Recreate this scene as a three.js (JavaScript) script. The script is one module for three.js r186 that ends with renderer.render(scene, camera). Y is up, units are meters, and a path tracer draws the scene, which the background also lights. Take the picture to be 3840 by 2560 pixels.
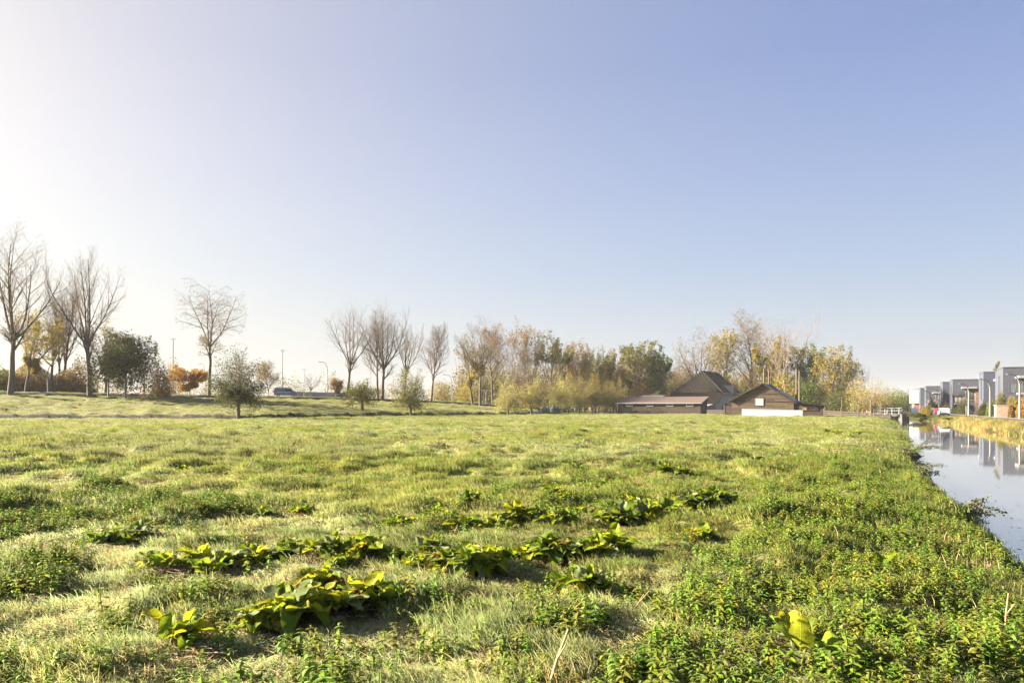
import * as THREE from 'three';
import { mergeGeometries, toCreasedNormals } from 'three/addons/utils/BufferGeometryUtils.js';
import { RoundedBoxGeometry } from 'three/addons/geometries/RoundedBoxGeometry.js';
import { createNoise2D } from 'simplex-noise';

// ---------------------------------------------------------------- camera, sky, sun, exposure
const EYE = 1.7, F = 2560, CX = 1920, HOR = 1527;            // eye height (m); focal length, centre column and horizon row measured on the 3840 x 2560 photograph
const EXPOSURE = 6.6;
const scene = new THREE.Scene();
const camera = new THREE.PerspectiveCamera(2 * Math.atan(1280 / F) * 180 / Math.PI, 1.5, 0.1, 4000);
camera.position.set(0, EYE, 0);
camera.lookAt(0, EYE, -100);
camera.setViewOffset(3840, 2560, 0, 1280 - HOR, 3840, 2560);   // rising front: level camera, horizon below the middle
scene.add(camera);

const SUN_AZ = -62 * Math.PI / 180, SUN_EL = 19 * Math.PI / 180;
const sunDir = new THREE.Vector3(Math.sin(SUN_AZ) * Math.cos(SUN_EL), Math.sin(SUN_EL), -Math.cos(SUN_AZ) * Math.cos(SUN_EL));
{
  const W = 1024, H = 512, data = new Float32Array(W * H * 4), v = new THREE.Vector3();
  const stops = [[-90, .60, .62, .63], [0, .64, .655, .67], [2, .635, .66, .69], [6, .58, .655, .75], [11, .45, .57, .77], [18, .345, .455, .73], [26, .245, .35, .645], [40, .18, .275, .56], [90, .13, .20, .45]];
  for (let j = 0; j < H; j++) {
    const el = (j + .5) / H * Math.PI - Math.PI / 2, deg = el * 180 / Math.PI;
    let k = 0; while (k < stops.length - 2 && deg > stops[k + 1][0]) k++;
    const a = stops[k], b = stops[k + 1], t = Math.min(1, Math.max(0, (deg - a[0]) / (b[0] - a[0])));
    for (let i = 0; i < W; i++) {
      const az = ((i + .5) / W - .5) * 2 * Math.PI;
      v.set(Math.cos(el) * Math.cos(az), Math.sin(el), Math.cos(el) * Math.sin(az));
      const g = Math.acos(THREE.MathUtils.clamp(v.dot(sunDir), -1, 1)) * 180 / Math.PI;
      const glow = .61 * Math.exp(-Math.pow(g / 52, 2)) + .55 * Math.exp(-Math.pow(g / 21, 2));
      const o = (j * W + i) * 4;
      data[o] = (a[1] + (b[1] - a[1]) * t + glow * .98) / EXPOSURE;
      data[o + 1] = (a[2] + (b[2] - a[2]) * t + glow * .77) / EXPOSURE;
      data[o + 2] = (a[3] + (b[3] - a[3]) * t + glow * .36) / EXPOSURE;
      data[o + 3] = 1;
    }
  }
  const sky = new THREE.DataTexture(data, W, H, THREE.RGBAFormat, THREE.FloatType);
  sky.mapping = THREE.EquirectangularReflectionMapping; sky.magFilter = THREE.LinearFilter; sky.needsUpdate = true;
  scene.background = sky; scene.environment = sky;
}
const sun = new THREE.DirectionalLight(new THREE.Color(1, .87, .66), 5);
sun.name = 'sun';
sun.position.copy(sunDir).multiplyScalar(300); sun.castShadow = true;
sun.shadow.mapSize.set(4096, 4096);
Object.assign(sun.shadow.camera, { left: -160, right: 160, top: 160, bottom: -160, near: 1, far: 900 });
sun.target.position.set(0, 0, -90);
scene.add(sun, sun.target);
scene.fog = new THREE.FogExp2(new THREE.Color(.95, .96, 1), 0.00014);

const renderer = new THREE.WebGLRenderer({ antialias: true });
renderer.setSize(1024, 682);
renderer.toneMapping = THREE.LinearToneMapping;
renderer.toneMappingExposure = EXPOSURE;
renderer.shadowMap.enabled = true;

// ---------------------------------------------------------------- helpers
const V3 = (x, y, z) => new THREE.Vector3(x, y, z);
function rngOf(seed) { let s = (seed * 2654435761) >>> 0; return () => { s = (s + 0x6d2b79f5) | 0; let t = Math.imul(s ^ (s >>> 15), 1 | s); t = (t + Math.imul(t ^ (t >>> 7), 61 | t)) ^ t; return ((t ^ (t >>> 14)) >>> 0) / 4294967296; }; }
const lerp = (a, b, t) => a + (b - a) * t, clamp = (v, a = 0, b = 1) => Math.min(b, Math.max(a, v));
const smooth = (a, b, v) => { const t = clamp((v - a) / (b - a)); return t * t * (3 - 2 * t); };
const interp = (arr, t) => { if (t <= arr[0][0]) return arr[0][1]; for (let i = 1; i < arr.length; i++) if (t <= arr[i][0]) return lerp(arr[i - 1][1], arr[i][1], (t - arr[i - 1][0]) / (arr[i][0] - arr[i - 1][0])); return arr[arr.length - 1][1]; };
const nA = createNoise2D(rngOf(11)), nB = createNoise2D(rngOf(12)), nC = createNoise2D(rngOf(13));
const xAt = (px, d) => (px - CX) / F * d;                        // photograph column and distance ahead -> metres to the side
const yAt = (py, d) => EYE - (py - HOR) / F * d;                 // photograph row and distance ahead -> height
const at = (px, py, d) => V3(xAt(px, d), yAt(py, d), -d);
const ground = (px, py) => { const d = EYE * F / (py - HOR); return [xAt(px, d), d]; };
const names = new Map();
function numbered(n) { const c = names.get(n) ?? 0; names.set(n, c + 1); return c ? n + '_' + String(c).padStart(3, '0') : n; }
function tag(o, label, category, group, kind) {
  o.userData.label = label; if (category) o.userData.category = category; if (group) o.userData.group = group; if (kind) o.userData.kind = kind; return o;
}
function thing(name, pos, turn = 0) { const g = new THREE.Group(); g.name = numbered(name); g.position.copy(pos); g.rotation.y = turn; scene.add(g); return g; }
function part(name, geo, material, parent) { const m = new THREE.Mesh(geo, material); m.name = name; m.castShadow = m.receiveShadow = true; parent.add(m); return m; }
function top(name, geo, material) { return part(numbered(name), geo, material, scene); }
const col = (r, g, b) => new THREE.Color().setRGB(r, g, b);
function std(r, g, b, roughness = .85, extra = {}) { return new THREE.MeshStandardMaterial({ color: col(r, g, b), roughness, ...extra }); }
function leafMat(r, g, b, through = .45, extra = {}) { return new THREE.MeshPhysicalMaterial({ color: col(r, g, b), roughness: .95, transmission: through, thickness: 0, side: THREE.DoubleSide, specularIntensity: .12, ...extra }); }
const box = (w, h, d, x = 0, y = 0, z = 0) => new THREE.BoxGeometry(w, h, d).translate(x, y, z);
// grey noise texture, used as a tint (colour) or a bump
function noiseTexture(size, f, seed, srgb, lo = .72, hi = 1) {
  const n = createNoise2D(rngOf(seed)), data = new Uint8Array(size * size * 4), two = Math.PI * 2;
  for (let y = 0; y < size; y++) for (let x = 0; x < size; x++) {
    let v = 0, amp = .5, ff = f;
    for (let o = 0; o < 4; o++) {                               // tileable by mixing the wrapped copies
      const u = x / size, w = y / size, s = (a, b) => n(a * ff, b * ff);
      v += amp * (s(u, w) * (1 - u) * (1 - w) + s(u - 1, w) * u * (1 - w) + s(u, w - 1) * (1 - u) * w + s(u - 1, w - 1) * u * w); amp *= .55; ff *= 2.1;
    }
    const g = Math.round(255 * clamp(lerp(lo, hi, clamp(.5 + v * 1.1)))), o = (y * size + x) * 4;
    data[o] = data[o + 1] = data[o + 2] = g; data[o + 3] = 255;
  }
  const t = new THREE.DataTexture(data, size, size); t.wrapS = t.wrapT = THREE.RepeatWrapping; t.magFilter = THREE.LinearFilter; t.minFilter = THREE.LinearMipmapLinearFilter; t.generateMipmaps = true;
  if (srgb) t.colorSpace = THREE.SRGBColorSpace; t.needsUpdate = true; return t;
}
const tone = noiseTexture(256, 4, 21, true), grain = noiseTexture(256, 9, 22, false, 0, 1);
class Mesher {                                                   // collects faces into one geometry
  constructor() { this.p = []; this.n = []; this.c = []; this.i = []; this.u = []; }
  vert(p, n, c, u = 0, v = 0) { this.p.push(p.x, p.y, p.z); this.n.push(n.x, n.y, n.z); if (c) this.c.push(c[0], c[1], c[2]); this.u.push(u, v); return this.p.length / 3 - 1; }
  tube(pts, radii, sides, c) {
    let ref = Math.abs(pts[1].y - pts[0].y) > .9 * pts[1].distanceTo(pts[0]) ? V3(1, 0, 0) : V3(0, 1, 0), prev = -1, run = 0;
    const d = V3(), a = V3(), b = V3();
    for (let k = 0; k < pts.length; k++) {
      d.subVectors(pts[Math.min(k + 1, pts.length - 1)], pts[Math.max(k - 1, 0)]).normalize();
      a.crossVectors(d, ref).normalize(); b.crossVectors(d, a).normalize();
      if (k) run += pts[k].distanceTo(pts[k - 1]);
      const base = this.p.length / 3;
      for (let s = 0; s < sides; s++) {
        const t = s / sides * 2 * Math.PI, n = V3().addScaledVector(a, Math.cos(t)).addScaledVector(b, Math.sin(t));
        this.vert(V3().copy(pts[k]).addScaledVector(n, radii[k]), n, c, s / sides, run);
      }
      if (prev >= 0) for (let s = 0; s < sides; s++) { const q = (s + 1) % sides; this.i.push(prev + s, base + s, prev + q, prev + q, base + s, base + q); }
      prev = base;
    }
  }
  leaf(p, size, rng, c, flat = 0) {                              // a small folded leaf spray of two triangles
    const n = V3(rng() - .5, rng() - .5 + flat, rng() - .5).normalize(), a = V3(rng() - .5, rng() - .5, rng() - .5).cross(n).normalize(), b = V3().crossVectors(n, a);
    const l = size * (.7 + .6 * rng()), w = l * (.45 + .3 * rng());
    const q = this.vert(V3().copy(p).addScaledVector(a, -l * .5), n, c), r = this.vert(V3().copy(p).addScaledVector(b, w * .5).addScaledVector(n, w * .15), n, c);
    const s = this.vert(V3().copy(p).addScaledVector(a, l * .5), n, c), t = this.vert(V3().copy(p).addScaledVector(b, -w * .5).addScaledVector(n, w * .15), n, c);
    this.i.push(q, r, s, q, s, t);
  }
  quad(a, b, c, d, tint) {
    const n = V3().subVectors(b, a).cross(V3().subVectors(d, a)).normalize(), w = a.distanceTo(b), h = a.distanceTo(d);
    const i = this.vert(a, n, tint, 0, 0); this.vert(b, n, tint, w, 0); this.vert(c, n, tint, w, h); this.vert(d, n, tint, 0, h);
    this.i.push(i, i + 1, i + 2, i, i + 2, i + 3);
  }
  build() {
    const P = this.p, N = this.n, I = this.i;                    // wind every face to the side its normals point to
    for (let k = 0; k < I.length; k += 3) {
      const a = 3 * I[k], b = 3 * I[k + 1], c = 3 * I[k + 2], ux = P[b] - P[a], uy = P[b + 1] - P[a + 1], uz = P[b + 2] - P[a + 2], vx = P[c] - P[a], vy = P[c + 1] - P[a + 1], vz = P[c + 2] - P[a + 2];
      if ((uy * vz - uz * vy) * (N[a] + N[b] + N[c]) + (uz * vx - ux * vz) * (N[a + 1] + N[b + 1] + N[c + 1]) + (ux * vy - uy * vx) * (N[a + 2] + N[b + 2] + N[c + 2]) < 0) { const t = I[k + 1]; I[k + 1] = I[k + 2]; I[k + 2] = t; }
    }
    const g = new THREE.BufferGeometry();
    g.setAttribute('position', new THREE.Float32BufferAttribute(this.p, 3)); g.setAttribute('normal', new THREE.Float32BufferAttribute(this.n, 3)); g.setAttribute('uv', new THREE.Float32BufferAttribute(this.u, 2));
    if (this.c.length) g.setAttribute('color', new THREE.Float32BufferAttribute(this.c, 3));
    g.setIndex(this.i); return g;
  }
  get size() { return this.p.length; }
}
// uv in metres from whichever plane a face lies in
function metreUV(g) {
  const h = g.index ? g.toNonIndexed() : g, p = h.attributes.position, n = h.attributes.normal, uv = new Float32Array(p.count * 2);
  for (let i = 0; i < p.count; i++) {
    const ax = Math.abs(n.getX(i)), ay = Math.abs(n.getY(i)), az = Math.abs(n.getZ(i));
    if (ay > ax && ay > az) { uv[2 * i] = p.getX(i); uv[2 * i + 1] = p.getZ(i); } else if (ax > az) { uv[2 * i] = p.getZ(i); uv[2 * i + 1] = p.getY(i); } else { uv[2 * i] = p.getX(i); uv[2 * i + 1] = p.getY(i); }
  }
  h.setAttribute('uv', new THREE.BufferAttribute(uv, 2)); return h;
}
const mbox = (w, h, d, x = 0, y = 0, z = 0) => metreUV(box(w, h, d, x, y, z));
// a slab of thickness t over the quadrilateral a b c d (seen from its front, anticlockwise)
function slab(a, b, c, d, t) {
  const m = new Mesher(), n = V3().subVectors(b, a).cross(V3().subVectors(d, a)).normalize().multiplyScalar(-t), q = [a, b, c, d], r = q.map((v) => V3().addVectors(v, n));
  m.quad(a, b, c, d); m.quad(r[3], r[2], r[1], r[0]);
  for (let k = 0; k < 4; k++) { const e = (k + 1) % 4; m.quad(q[e], q[k], r[k], r[e]); }
  return m.build();
}
// ---------------------------------------------------------------- the lie of the land (x to the side, d metres ahead)
const WATER = -0.7;
const leftBank = [[-60, -6], [-20, .5], [0, 3.6], [7.5, 5.5], [8.9, 6.2], [12.9, 8.3], [16.4, 9.8], [22, 12.8], [28.6, 15.9], [31.5, 18.2], [33.6, 19.6], [36, 20.4], [46.5, 26.5], [76, 42.4], [106, 58.6], [134, 71], [186, 95], [300, 150], [700, 340]];
const rightBank = [[-60, 14], [0, 20], [30, 30], [55, 41.5], [70, 48.5], [86.5, 57.2], [100, 64.6], [114, 70], [124, 74], [131, 78.6], [143, 84], [186, 106], [300, 162], [700, 355]];
const lampLine = [[30, 39], [60, 53.5], [97, 72], [136, 91], [194, 119], [300, 171], [700, 365]];
const fieldEdge = [[-1400, 88], [0, 97], [300, 97], [900, 94], [1300, 112], [1700, 136], [2050, 158], [2317, 163], [2650, 160], [2720, 140], [2790, 122], [3010, 117], [3120, 111], [3340, 104], [3420, 98]];
const crestD = [[-1400, 100], [0, 125], [330, 135], [780, 148], [1100, 156], [1500, 176], [1700, 190], [2000, 205], [2300, 215]];
const crestH = [[-1400, 4.8], [0, 4.6], [330, 4.5], [780, 4.3], [1100, 4.2], [1500, 3.8], [1700, 3.3], [2000, 1.7], [2200, .3], [2300, 0]];
const sLeft = (x, d) => (x - interp(leftBank, d)) * .88;         // metres past the top of the near bank
const sRight = (x, d) => (x - interp(rightBank, d)) * .88;       // metres past the far water edge
const bearing = (x, d) => CX + F * x / Math.max(d, .5);
function land(x, d) {
  const r = Math.hypot(x, d), s = sLeft(x, d), u = sRight(x, d);
  const near = smooth(2, 6, r);
  let rough = near * (.06 * nA(x * .75, d * .75) + .05 * nB(x * .3, d * .3) * smooth(5, 20, r)) + .09 * nC(x * .1, d * .1) * smooth(15, 50, r) + .045 * nA(x * 2.1 + 40, d * 2.1) * near * smooth(90, 40, r);
  rough += near * (.07 + .07 * smooth(8, 20, r)) * smooth(.2, .75, nB(x * .55, d * .55 + 4)) + .18 * smooth(.25, .8, nC(x * .28, d * .28 + 8)) * smooth(5, 16, r);
  if (s > -2.2 && u < 0) {                                       // near bank and bed
    const prof = s < 0 ? -.22 * smooth(-2.2, 0, s) : s < .6 ? -.22 - .55 * (s / .6) : -.77 - .6 * smooth(.6, 2.5, s);
    const far = u > -1.2 ? lerp(-1.37, -.76, smooth(-1.2, 0, u)) : -1.37;
    return (s < .3 ? rough * .7 : 0) + Math.max(prof, u > -1.2 ? far : -9);
  }
  if (u >= 0) {                                                  // far bank, street and gardens
    const lump = .12 * nA(x * .5, d * .5) * smooth(0, .6, u) * smooth(6, 3, u);
    return -.76 + .55 * smooth(0, 1.1, u) + .21 * smooth(1, 4.2, u) + lump + (u > 3.9 ? .0 : 0);
  }
  if (d < 40) return rough;
  const b = bearing(x, d), e = interp(fieldEdge, b), k = 1 - smooth(1990, 2170, b);
  let h = rough;
  if (k > 0 && d > e) {
    const c = interp(crestD, b), H = interp(crestH, b), q = d - e;
    let p;
    if (q < 1.6) p = -.95 * smooth(0, 1.6, q);
    else if (q < 3) p = -.95;
    else if (q < 4.2) p = lerp(-.95, .5, smooth(3.2, 4.2, q));
    else if (d < c - 4.5) { const t = (q - 4.2) / (c - 4.5 - e - 4.2); p = lerp(.5, H - .75, Math.pow(clamp(t), .85)); }
    else if (d < c) { const t = (d - c + 4.5) / 4.5; p = H - .75 - .75 * Math.sin(Math.PI * clamp(t / .6)) + .75 * smooth(.5, .95, t); }
    else p = H - .0 - smooth(14, 120, d - c) * H * .55;
    if (q > 4 && d < c - 4) p += .26 * nA(x * .22, d * .5) + .18 * nB(x * .5, d * .9);
    h = lerp(rough, p + (q > 0 && d < c ? rough * .6 : 0), k);
  }
  return h;
}
const H = (x, d) => land(x, d);
const onLand = (x, d, lift = 0) => V3(x, land(x, d) + lift, -d);
const inWater = (x, d) => sLeft(x, d) > .5 && sRight(x, d) < .05;
const onStreet = (x, d) => { const l = interp(lampLine, d); return sRight(x, d) > 0 && x > l - 6.9 && x < l - .3; };
const beyondField = (x, d) => { const b = bearing(x, d); return b > 2280 && b < 3420 && d > interp(fieldEdge, b) + .4 && sLeft(x, d) < .5; };
// ---- ground sheet
{
  const rings = [1.2]; while (rings[rings.length - 1] < 1500) { const r = rings[rings.length - 1]; rings.push(r + (r < 210 ? Math.min(r * .019, .85) : r * .035)); }
  const az = []; for (let a = -60; a < 60; a += .3) az.push(a); for (let a = 60; a < 300; a += 5) az.push(a);
  const p = [0, 0, 0], c = [.09, .085, .04], uv = [0, 0], idx = [], n = az.length;
  for (const r of rings) for (const a of az) {
    const x = r * Math.sin(a * Math.PI / 180), d = r * Math.cos(a * Math.PI / 180), h = land(x, d);
    p.push(x, h, -d); uv.push(x / 3, d / 3);
    const e = d > 30 ? interp(fieldEdge, bearing(x, d)) : 1e3, cd = d > 30 ? interp(crestD, bearing(x, d)) : 1e4, ditch = bearing(x, d) < 2100 && ((d > e && d < e + 4.6) || (d > cd - 4.2 && d < cd - .4));  // mask: the ditch, plus a shadow strip below the dike crest
    const dry = clamp(.5 + .5 * nB(x * .12 + 7, d * .12) + .3 * nA(x * .5, d * .5));
    const g = [lerp(.16, .25, dry), lerp(.18, .225, dry), lerp(.04, .06, dry)];
    if (ditch) c.push(.045, .038, .026);  // dark soil, with the shade of bank and crest painted into its colour
    else if (sRight(x, d) > 0 && d < 400) c.push(.15, .125, .055); else if (sLeft(x, d) > 0 && sLeft(x, d) < 3) c.push(.05, .04, .022);
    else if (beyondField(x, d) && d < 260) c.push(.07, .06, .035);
    else c.push(...g);
  }
  for (let j = 0; j < n; j++) idx.push(0, 1 + (j + 1) % n, 1 + j);
  for (let k = 0; k + 1 < rings.length; k++) for (let j = 0; j < n; j++) { const a = 1 + k * n + j, b = 1 + k * n + (j + 1) % n; idx.push(a, b, a + n, b, b + n, a + n); }
  const g = new THREE.BufferGeometry();
  g.setAttribute('position', new THREE.Float32BufferAttribute(p, 3)); g.setAttribute('uv', new THREE.Float32BufferAttribute(uv, 2)); g.setAttribute('color', new THREE.Float32BufferAttribute(c, 3));
  g.setIndex(idx); g.computeVertexNormals();
  const soil = noiseTexture(512, 6, 31, true, .6, 1), soilBump = noiseTexture(512, 14, 32, false, 0, 1);
  const m = new THREE.MeshStandardMaterial({ vertexColors: true, map: soil, bumpMap: soilBump, bumpScale: .05, roughness: .95 });
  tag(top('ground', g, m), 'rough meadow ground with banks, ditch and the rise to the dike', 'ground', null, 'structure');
}
// ---- canal water
{
  const ds = []; for (let d = -60; d < 700; d += d < 200 ? 4 : 20) ds.push(d);
  const p = [], uv = [], idx = [];
  ds.forEach((d, k) => {
    for (const x of [interp(leftBank, d) - .5, interp(rightBank, d) + .9]) { p.push(x, WATER, -d); uv.push(x / 4, d / 4); }
    if (k) idx.push(2 * k - 2, 2 * k - 1, 2 * k, 2 * k - 1, 2 * k + 1, 2 * k);
  });
  const g = new THREE.BufferGeometry(); g.setAttribute('position', new THREE.Float32BufferAttribute(p, 3)); g.setAttribute('uv', new THREE.Float32BufferAttribute(uv, 2)); g.setIndex(idx); g.computeVertexNormals();
  const rip = noiseTexture(512, 10, 41, false, 0, 1); rip.repeat.set(.7, .35);
  const m = new THREE.MeshPhysicalMaterial({ color: col(.085, .095, .105), roughness: .03, ior: 2.2, bumpMap: rip, bumpScale: .0015, specularIntensity: 1, clearcoat: 1, clearcoatRoughness: .03 });
  tag(top('water', g, m), 'still canal water mirroring the houses and sky', 'canal', null, 'structure');
  // floating leaves and flecks of weed
  const leafG = new THREE.CircleGeometry(.5, 6).rotateX(-Math.PI / 2).scale(1, 1, .35), rng = rngOf(42), flecks = new THREE.InstancedMesh(leafG, std(.09, .08, .05, .7), 900), q = new THREE.Matrix4(), e = new THREE.Euler();
  for (let i = 0; i < 900; i++) {
    const d = 7 + 60 * rng() * rng(), x = lerp(interp(leftBank, d) + .7, interp(rightBank, d), rng()), s = .025 + .06 * rng() * rng();
    q.makeRotationFromEuler(e.set(0, rng() * 6.3, 0)).scale(V3(s * 2, 1, s * 2)).setPosition(x, WATER + .004, -d); flecks.setMatrixAt(i, q);
  }
  flecks.name = 'floating_weed'; tag(flecks, 'dark flecks of weed and leaves floating on the canal', 'water weed', null, 'stuff'); scene.add(flecks);
}
// ---- street beside the canal, its kerb, and the dike road
function ribbon(line, off0, off1, lift, d0, d1, step, hAt) {
  const p = [], uv = [], idx = []; let k = 0;
  for (let d = d0; d <= d1; d += step, k++) {
    for (const o of [off0, off1]) { const x = line(d) + o; p.push(x, hAt(x, d) + lift, -d); uv.push(x / 2, d / 2); }
    if (k) idx.push(2 * k - 2, 2 * k - 1, 2 * k, 2 * k - 1, 2 * k + 1, 2 * k);
  }
  const g = new THREE.BufferGeometry(); g.setAttribute('position', new THREE.Float32BufferAttribute(p, 3)); g.setAttribute('uv', new THREE.Float32BufferAttribute(uv, 2)); g.setIndex(idx); g.computeVertexNormals(); return g;
}
const asphalt = new THREE.MeshStandardMaterial({ color: col(.13, .13, .14), roughness: .8, map: tone, bumpMap: grain, bumpScale: .01 });
const paving = new THREE.MeshStandardMaterial({ color: col(.26, .23, .21), roughness: .85, map: tone, bumpMap: grain, bumpScale: .01 });
tag(top('street', ribbon((d) => interp(lampLine, d), -6.4, -1.2, .03, 40, 420, 4, () => 0), asphalt), 'grey street along the far side of the canal', 'street', null, 'structure');
{
  const g = [];
  for (const o of [-6.55, -1.2]) { const a = ribbon((d) => interp(lampLine, d), o, o + .15, .12, 40, 420, 4, () => 0), b = ribbon((d) => interp(lampLine, d), o, o + .001, 0, 40, 420, 4, () => 0); const p = b.attributes.position; for (let i = 0; i < p.count; i += 2) p.setY(i, .12), p.setY(i + 1, -.1); g.push(a, b); }
  tag(top('kerb', mergeGeometries(g), std(.35, .34, .32)), 'pale concrete kerbs on both sides of the canal street', 'kerb', null, 'structure');
}
tag(top('pavement', ribbon((d) => interp(lampLine, d), -1.05, 1.6, .1, 40, 420, 4, () => 0), paving), 'paved footway under the lamp posts beside the houses', 'pavement', null, 'structure');
{
  const p = [], uv = [], idx = []; let k = 0;
  for (let b = -1300; b <= 1990; b += 40, k++) {
    const c = interp(crestD, b);
    for (const q of [3, 6, 9.5]) { const d = c + q, x = xAt(b, d); p.push(x, land(x, d) + .05, -d); uv.push(x / 2, d / 2); }
    if (k) for (let j = 0; j < 2; j++) { const o = 3 * k + j; idx.push(o - 3, o, o - 2, o - 2, o, o + 1); }
  }
  const g = new THREE.BufferGeometry(); g.setAttribute('position', new THREE.Float32BufferAttribute(p, 3)); g.setAttribute('uv', new THREE.Float32BufferAttribute(uv, 2)); g.setIndex(idx); g.computeVertexNormals();
  tag(top('road', g, asphalt), 'asphalt road running along the top of the dike', 'road', null, 'structure');
}
const roadPoint = (px, q = 6) => { const d = interp(crestD, px) + q, x = xAt(px, d); return V3(x, land(x, d) + .05, -d); };
const crest = (px, q = 0) => { const d = interp(crestD, px) + q, x = xAt(px, d); return V3(x, land(x, d), -d); };

// ---------------------------------------------------------------- sward
const poly = (pts) => pts.map(([px, py]) => ground(px, py));
const inside = (P, x, d) => { let c = false; for (let i = 0, j = P.length - 1; i < P.length; j = i++) if ((P[i][1] > d) !== (P[j][1] > d) && x < (P[j][0] - P[i][0]) * (d - P[i][1]) / (P[j][1] - P[i][1]) + P[i][0]) c = !c; return c; };
const nettleBeds = [
  [1, [[2420, 2760], [2360, 2560], [2330, 2420], [2560, 2330], [2480, 2200], [2700, 2080], [2860, 1960], [2740, 1890], [2950, 1830], [3150, 1850], [3380, 1900], [3520, 2000], [3640, 2120], [3840, 2330], [4000, 2500], [4000, 2760]]],
  [.45, [[2700, 1850], [2850, 1780], [3050, 1700], [3300, 1660], [3330, 1760], [3420, 1830], [3100, 1850]]],
  [.9, [[-200, 1900], [220, 1870], [420, 1850], [700, 1880], [1000, 1880], [1080, 1920], [800, 1960], [420, 1985], [-200, 2040]]],
  [.85, [[-200, 2080], [300, 2070], [390, 2190], [120, 2240], [-200, 2280]]],
  [1, [[-200, 2440], [160, 2400], [320, 2410], [430, 2480], [380, 2760], [-200, 2760]]],
  [.8, [[950, 2760], [1000, 2440], [1150, 2410], [1300, 2480], [1250, 2760]]],
  [.95, [[1880, 2270], [2080, 2260], [2180, 2330], [2130, 2440], [1900, 2380]]],
  [.7, [[560, 2200], [760, 2180], [920, 2230], [720, 2310]]],
  [.8, [[1850, 2760], [1950, 2480], [2150, 2480], [2330, 2760]]],
  [.6, [[1500, 2270], [1750, 2260], [1820, 2330], [1560, 2380]]],
  [.7, [[1980, 1900], [2300, 1860], [2500, 1880], [2300, 1960], [2000, 1980]]],
  [.5, [[2300, 1740], [2500, 1720], [2550, 1780], [2350, 1800]]],
].map(([k, p]) => [k, poly(p)]);
const gaps = [[[3180, 2150], [3420, 2160], [3560, 2290], [3360, 2300], [3150, 2240]], [[2660, 2200], [2760, 2170], [2800, 2240]]].map(poly);
function nettleAt(x, d) {
  let k = 0; for (const [a, P] of nettleBeds) if (k < a && inside(P, x + .25 * nA(x * .9, d * .9), d + .3 * nB(x * .9, d * .9))) k = a;
  for (const P of gaps) if (k > .25 && inside(P, x, d)) k = .25;
  return k;
}
function bladePatch(n, radius, hMin, hMax, width, lean, segs, seed) {
  const rng = rngOf(seed), m = new Mesher(), up = V3();
  for (let k = 0; k < n; k++) {
    const a = rng() * 6.283, rr = radius * Math.sqrt(rng()), h = lerp(hMin, hMax, rng() * rng() * .6 + rng() * .4), w = width * (.6 + .8 * rng()), t = rng() * 6.283, le = lean * (.3 + rng());
    const bx = Math.cos(a) * rr, bz = Math.sin(a) * rr, dx = Math.cos(t), dz = Math.sin(t), sx = -dz * w / 2, sz = dx * w / 2; let prev = -1;
    for (let s = 0; s <= segs; s++) {
      const f = s / segs, o = le * h * f * f, y = h * f * (1 - .35 * le * f), ww = s === segs ? 0 : 1 - .45 * f;
      up.set(-dx * le * 2 * f + dz * .0, 1 - le * f, -dz * le * 2 * f).normalize();
      const nn = V3(dx * up.y + .0, le * f + .25, dz * up.y).normalize(), c = V3(bx + dx * o, y - .01, bz + dz * o);
      if (s < segs) {
        const l = m.vert(V3(c.x - sx * ww, c.y, c.z - sz * ww), nn); m.vert(V3(c.x + sx * ww, c.y, c.z + sz * ww), nn);
        if (prev >= 0) m.i.push(prev, prev + 1, l, prev + 1, l + 1, l); prev = l;
      } else { const l = m.vert(c, nn); m.i.push(prev, prev + 1, l); }
    }
  }
  return m.build();
}
const grassMat = leafMat(1, 1, 1, .42);
const dockSpots = [];                                              // filled below; the sward stays open round the docks
const nearDock = (x, d) => dockSpots.some(([a, b, r]) => (x - a) * (x - a) + (d - b) * (d - b) < r * r);
const greens = { green: [.19, .25, .034], yellow: [.50, .475, .06], frost: [.70, .70, .46], dry: [.46, .36, .17], deep: [.07, .12, .022] };
function mix3(list) { const o = [0, 0, 0]; let s = 0; for (const [w, c] of list) { s += w; o[0] += w * c[0]; o[1] += w * c[1]; o[2] += w * c[2]; } return o.map((v) => v / s); }
function swardColour(x, d, rng) {
  const a = clamp(.5 + .6 * nA(x * .17 + 3, d * .17)), b = clamp(.5 + .7 * nB(x * .45, d * .45 + 9)), c = clamp(.45 + .7 * nC(x * .07 + 30, d * .07));
  return mix3([[.5 + .5 * a, greens.green], [.35 + .8 * b + .3 * rng(), greens.yellow], [(.2 + 1.2 * c * c) * 1.35, greens.frost], [.12 * rng() + (b > .85 ? .35 : 0), greens.dry], [.25 * (1 - b), greens.deep]]).map((v) => v * (.8 + .4 * rng()));
}
const sward = new THREE.Group(); sward.name = 'meadow_grass'; scene.add(sward);
tag(sward, 'rough frosted meadow grass covering the field and the dike slope', 'grass', null, 'stuff');
function scatter(name, geos, material, parent, count, place) {
  const lists = geos.map(() => []);
  for (let i = 0; i < count; i++) { const o = place(i); if (o) lists[(o.v ?? i) % geos.length].push(o); }
  const q = new THREE.Matrix4(), e = new THREE.Euler(), qq = new THREE.Quaternion(), c = new THREE.Color();
  lists.forEach((list, k) => {
    if (!list.length) return;
    const m = new THREE.InstancedMesh(geos[k], material, list.length); m.name = name; m.castShadow = m.receiveShadow = true;
    list.forEach((o, i) => { qq.setFromEuler(e.set(o.rx ?? 0, o.ry, o.rz ?? 0, 'YXZ')); q.compose(V3(o.x, o.y, o.z), qq, V3(o.s, o.s * (o.sy ?? 1), o.s)); m.setMatrixAt(i, q); m.setColorAt(i, c.setRGB(...o.c)); });
    parent.add(m);
  });
}
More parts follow.
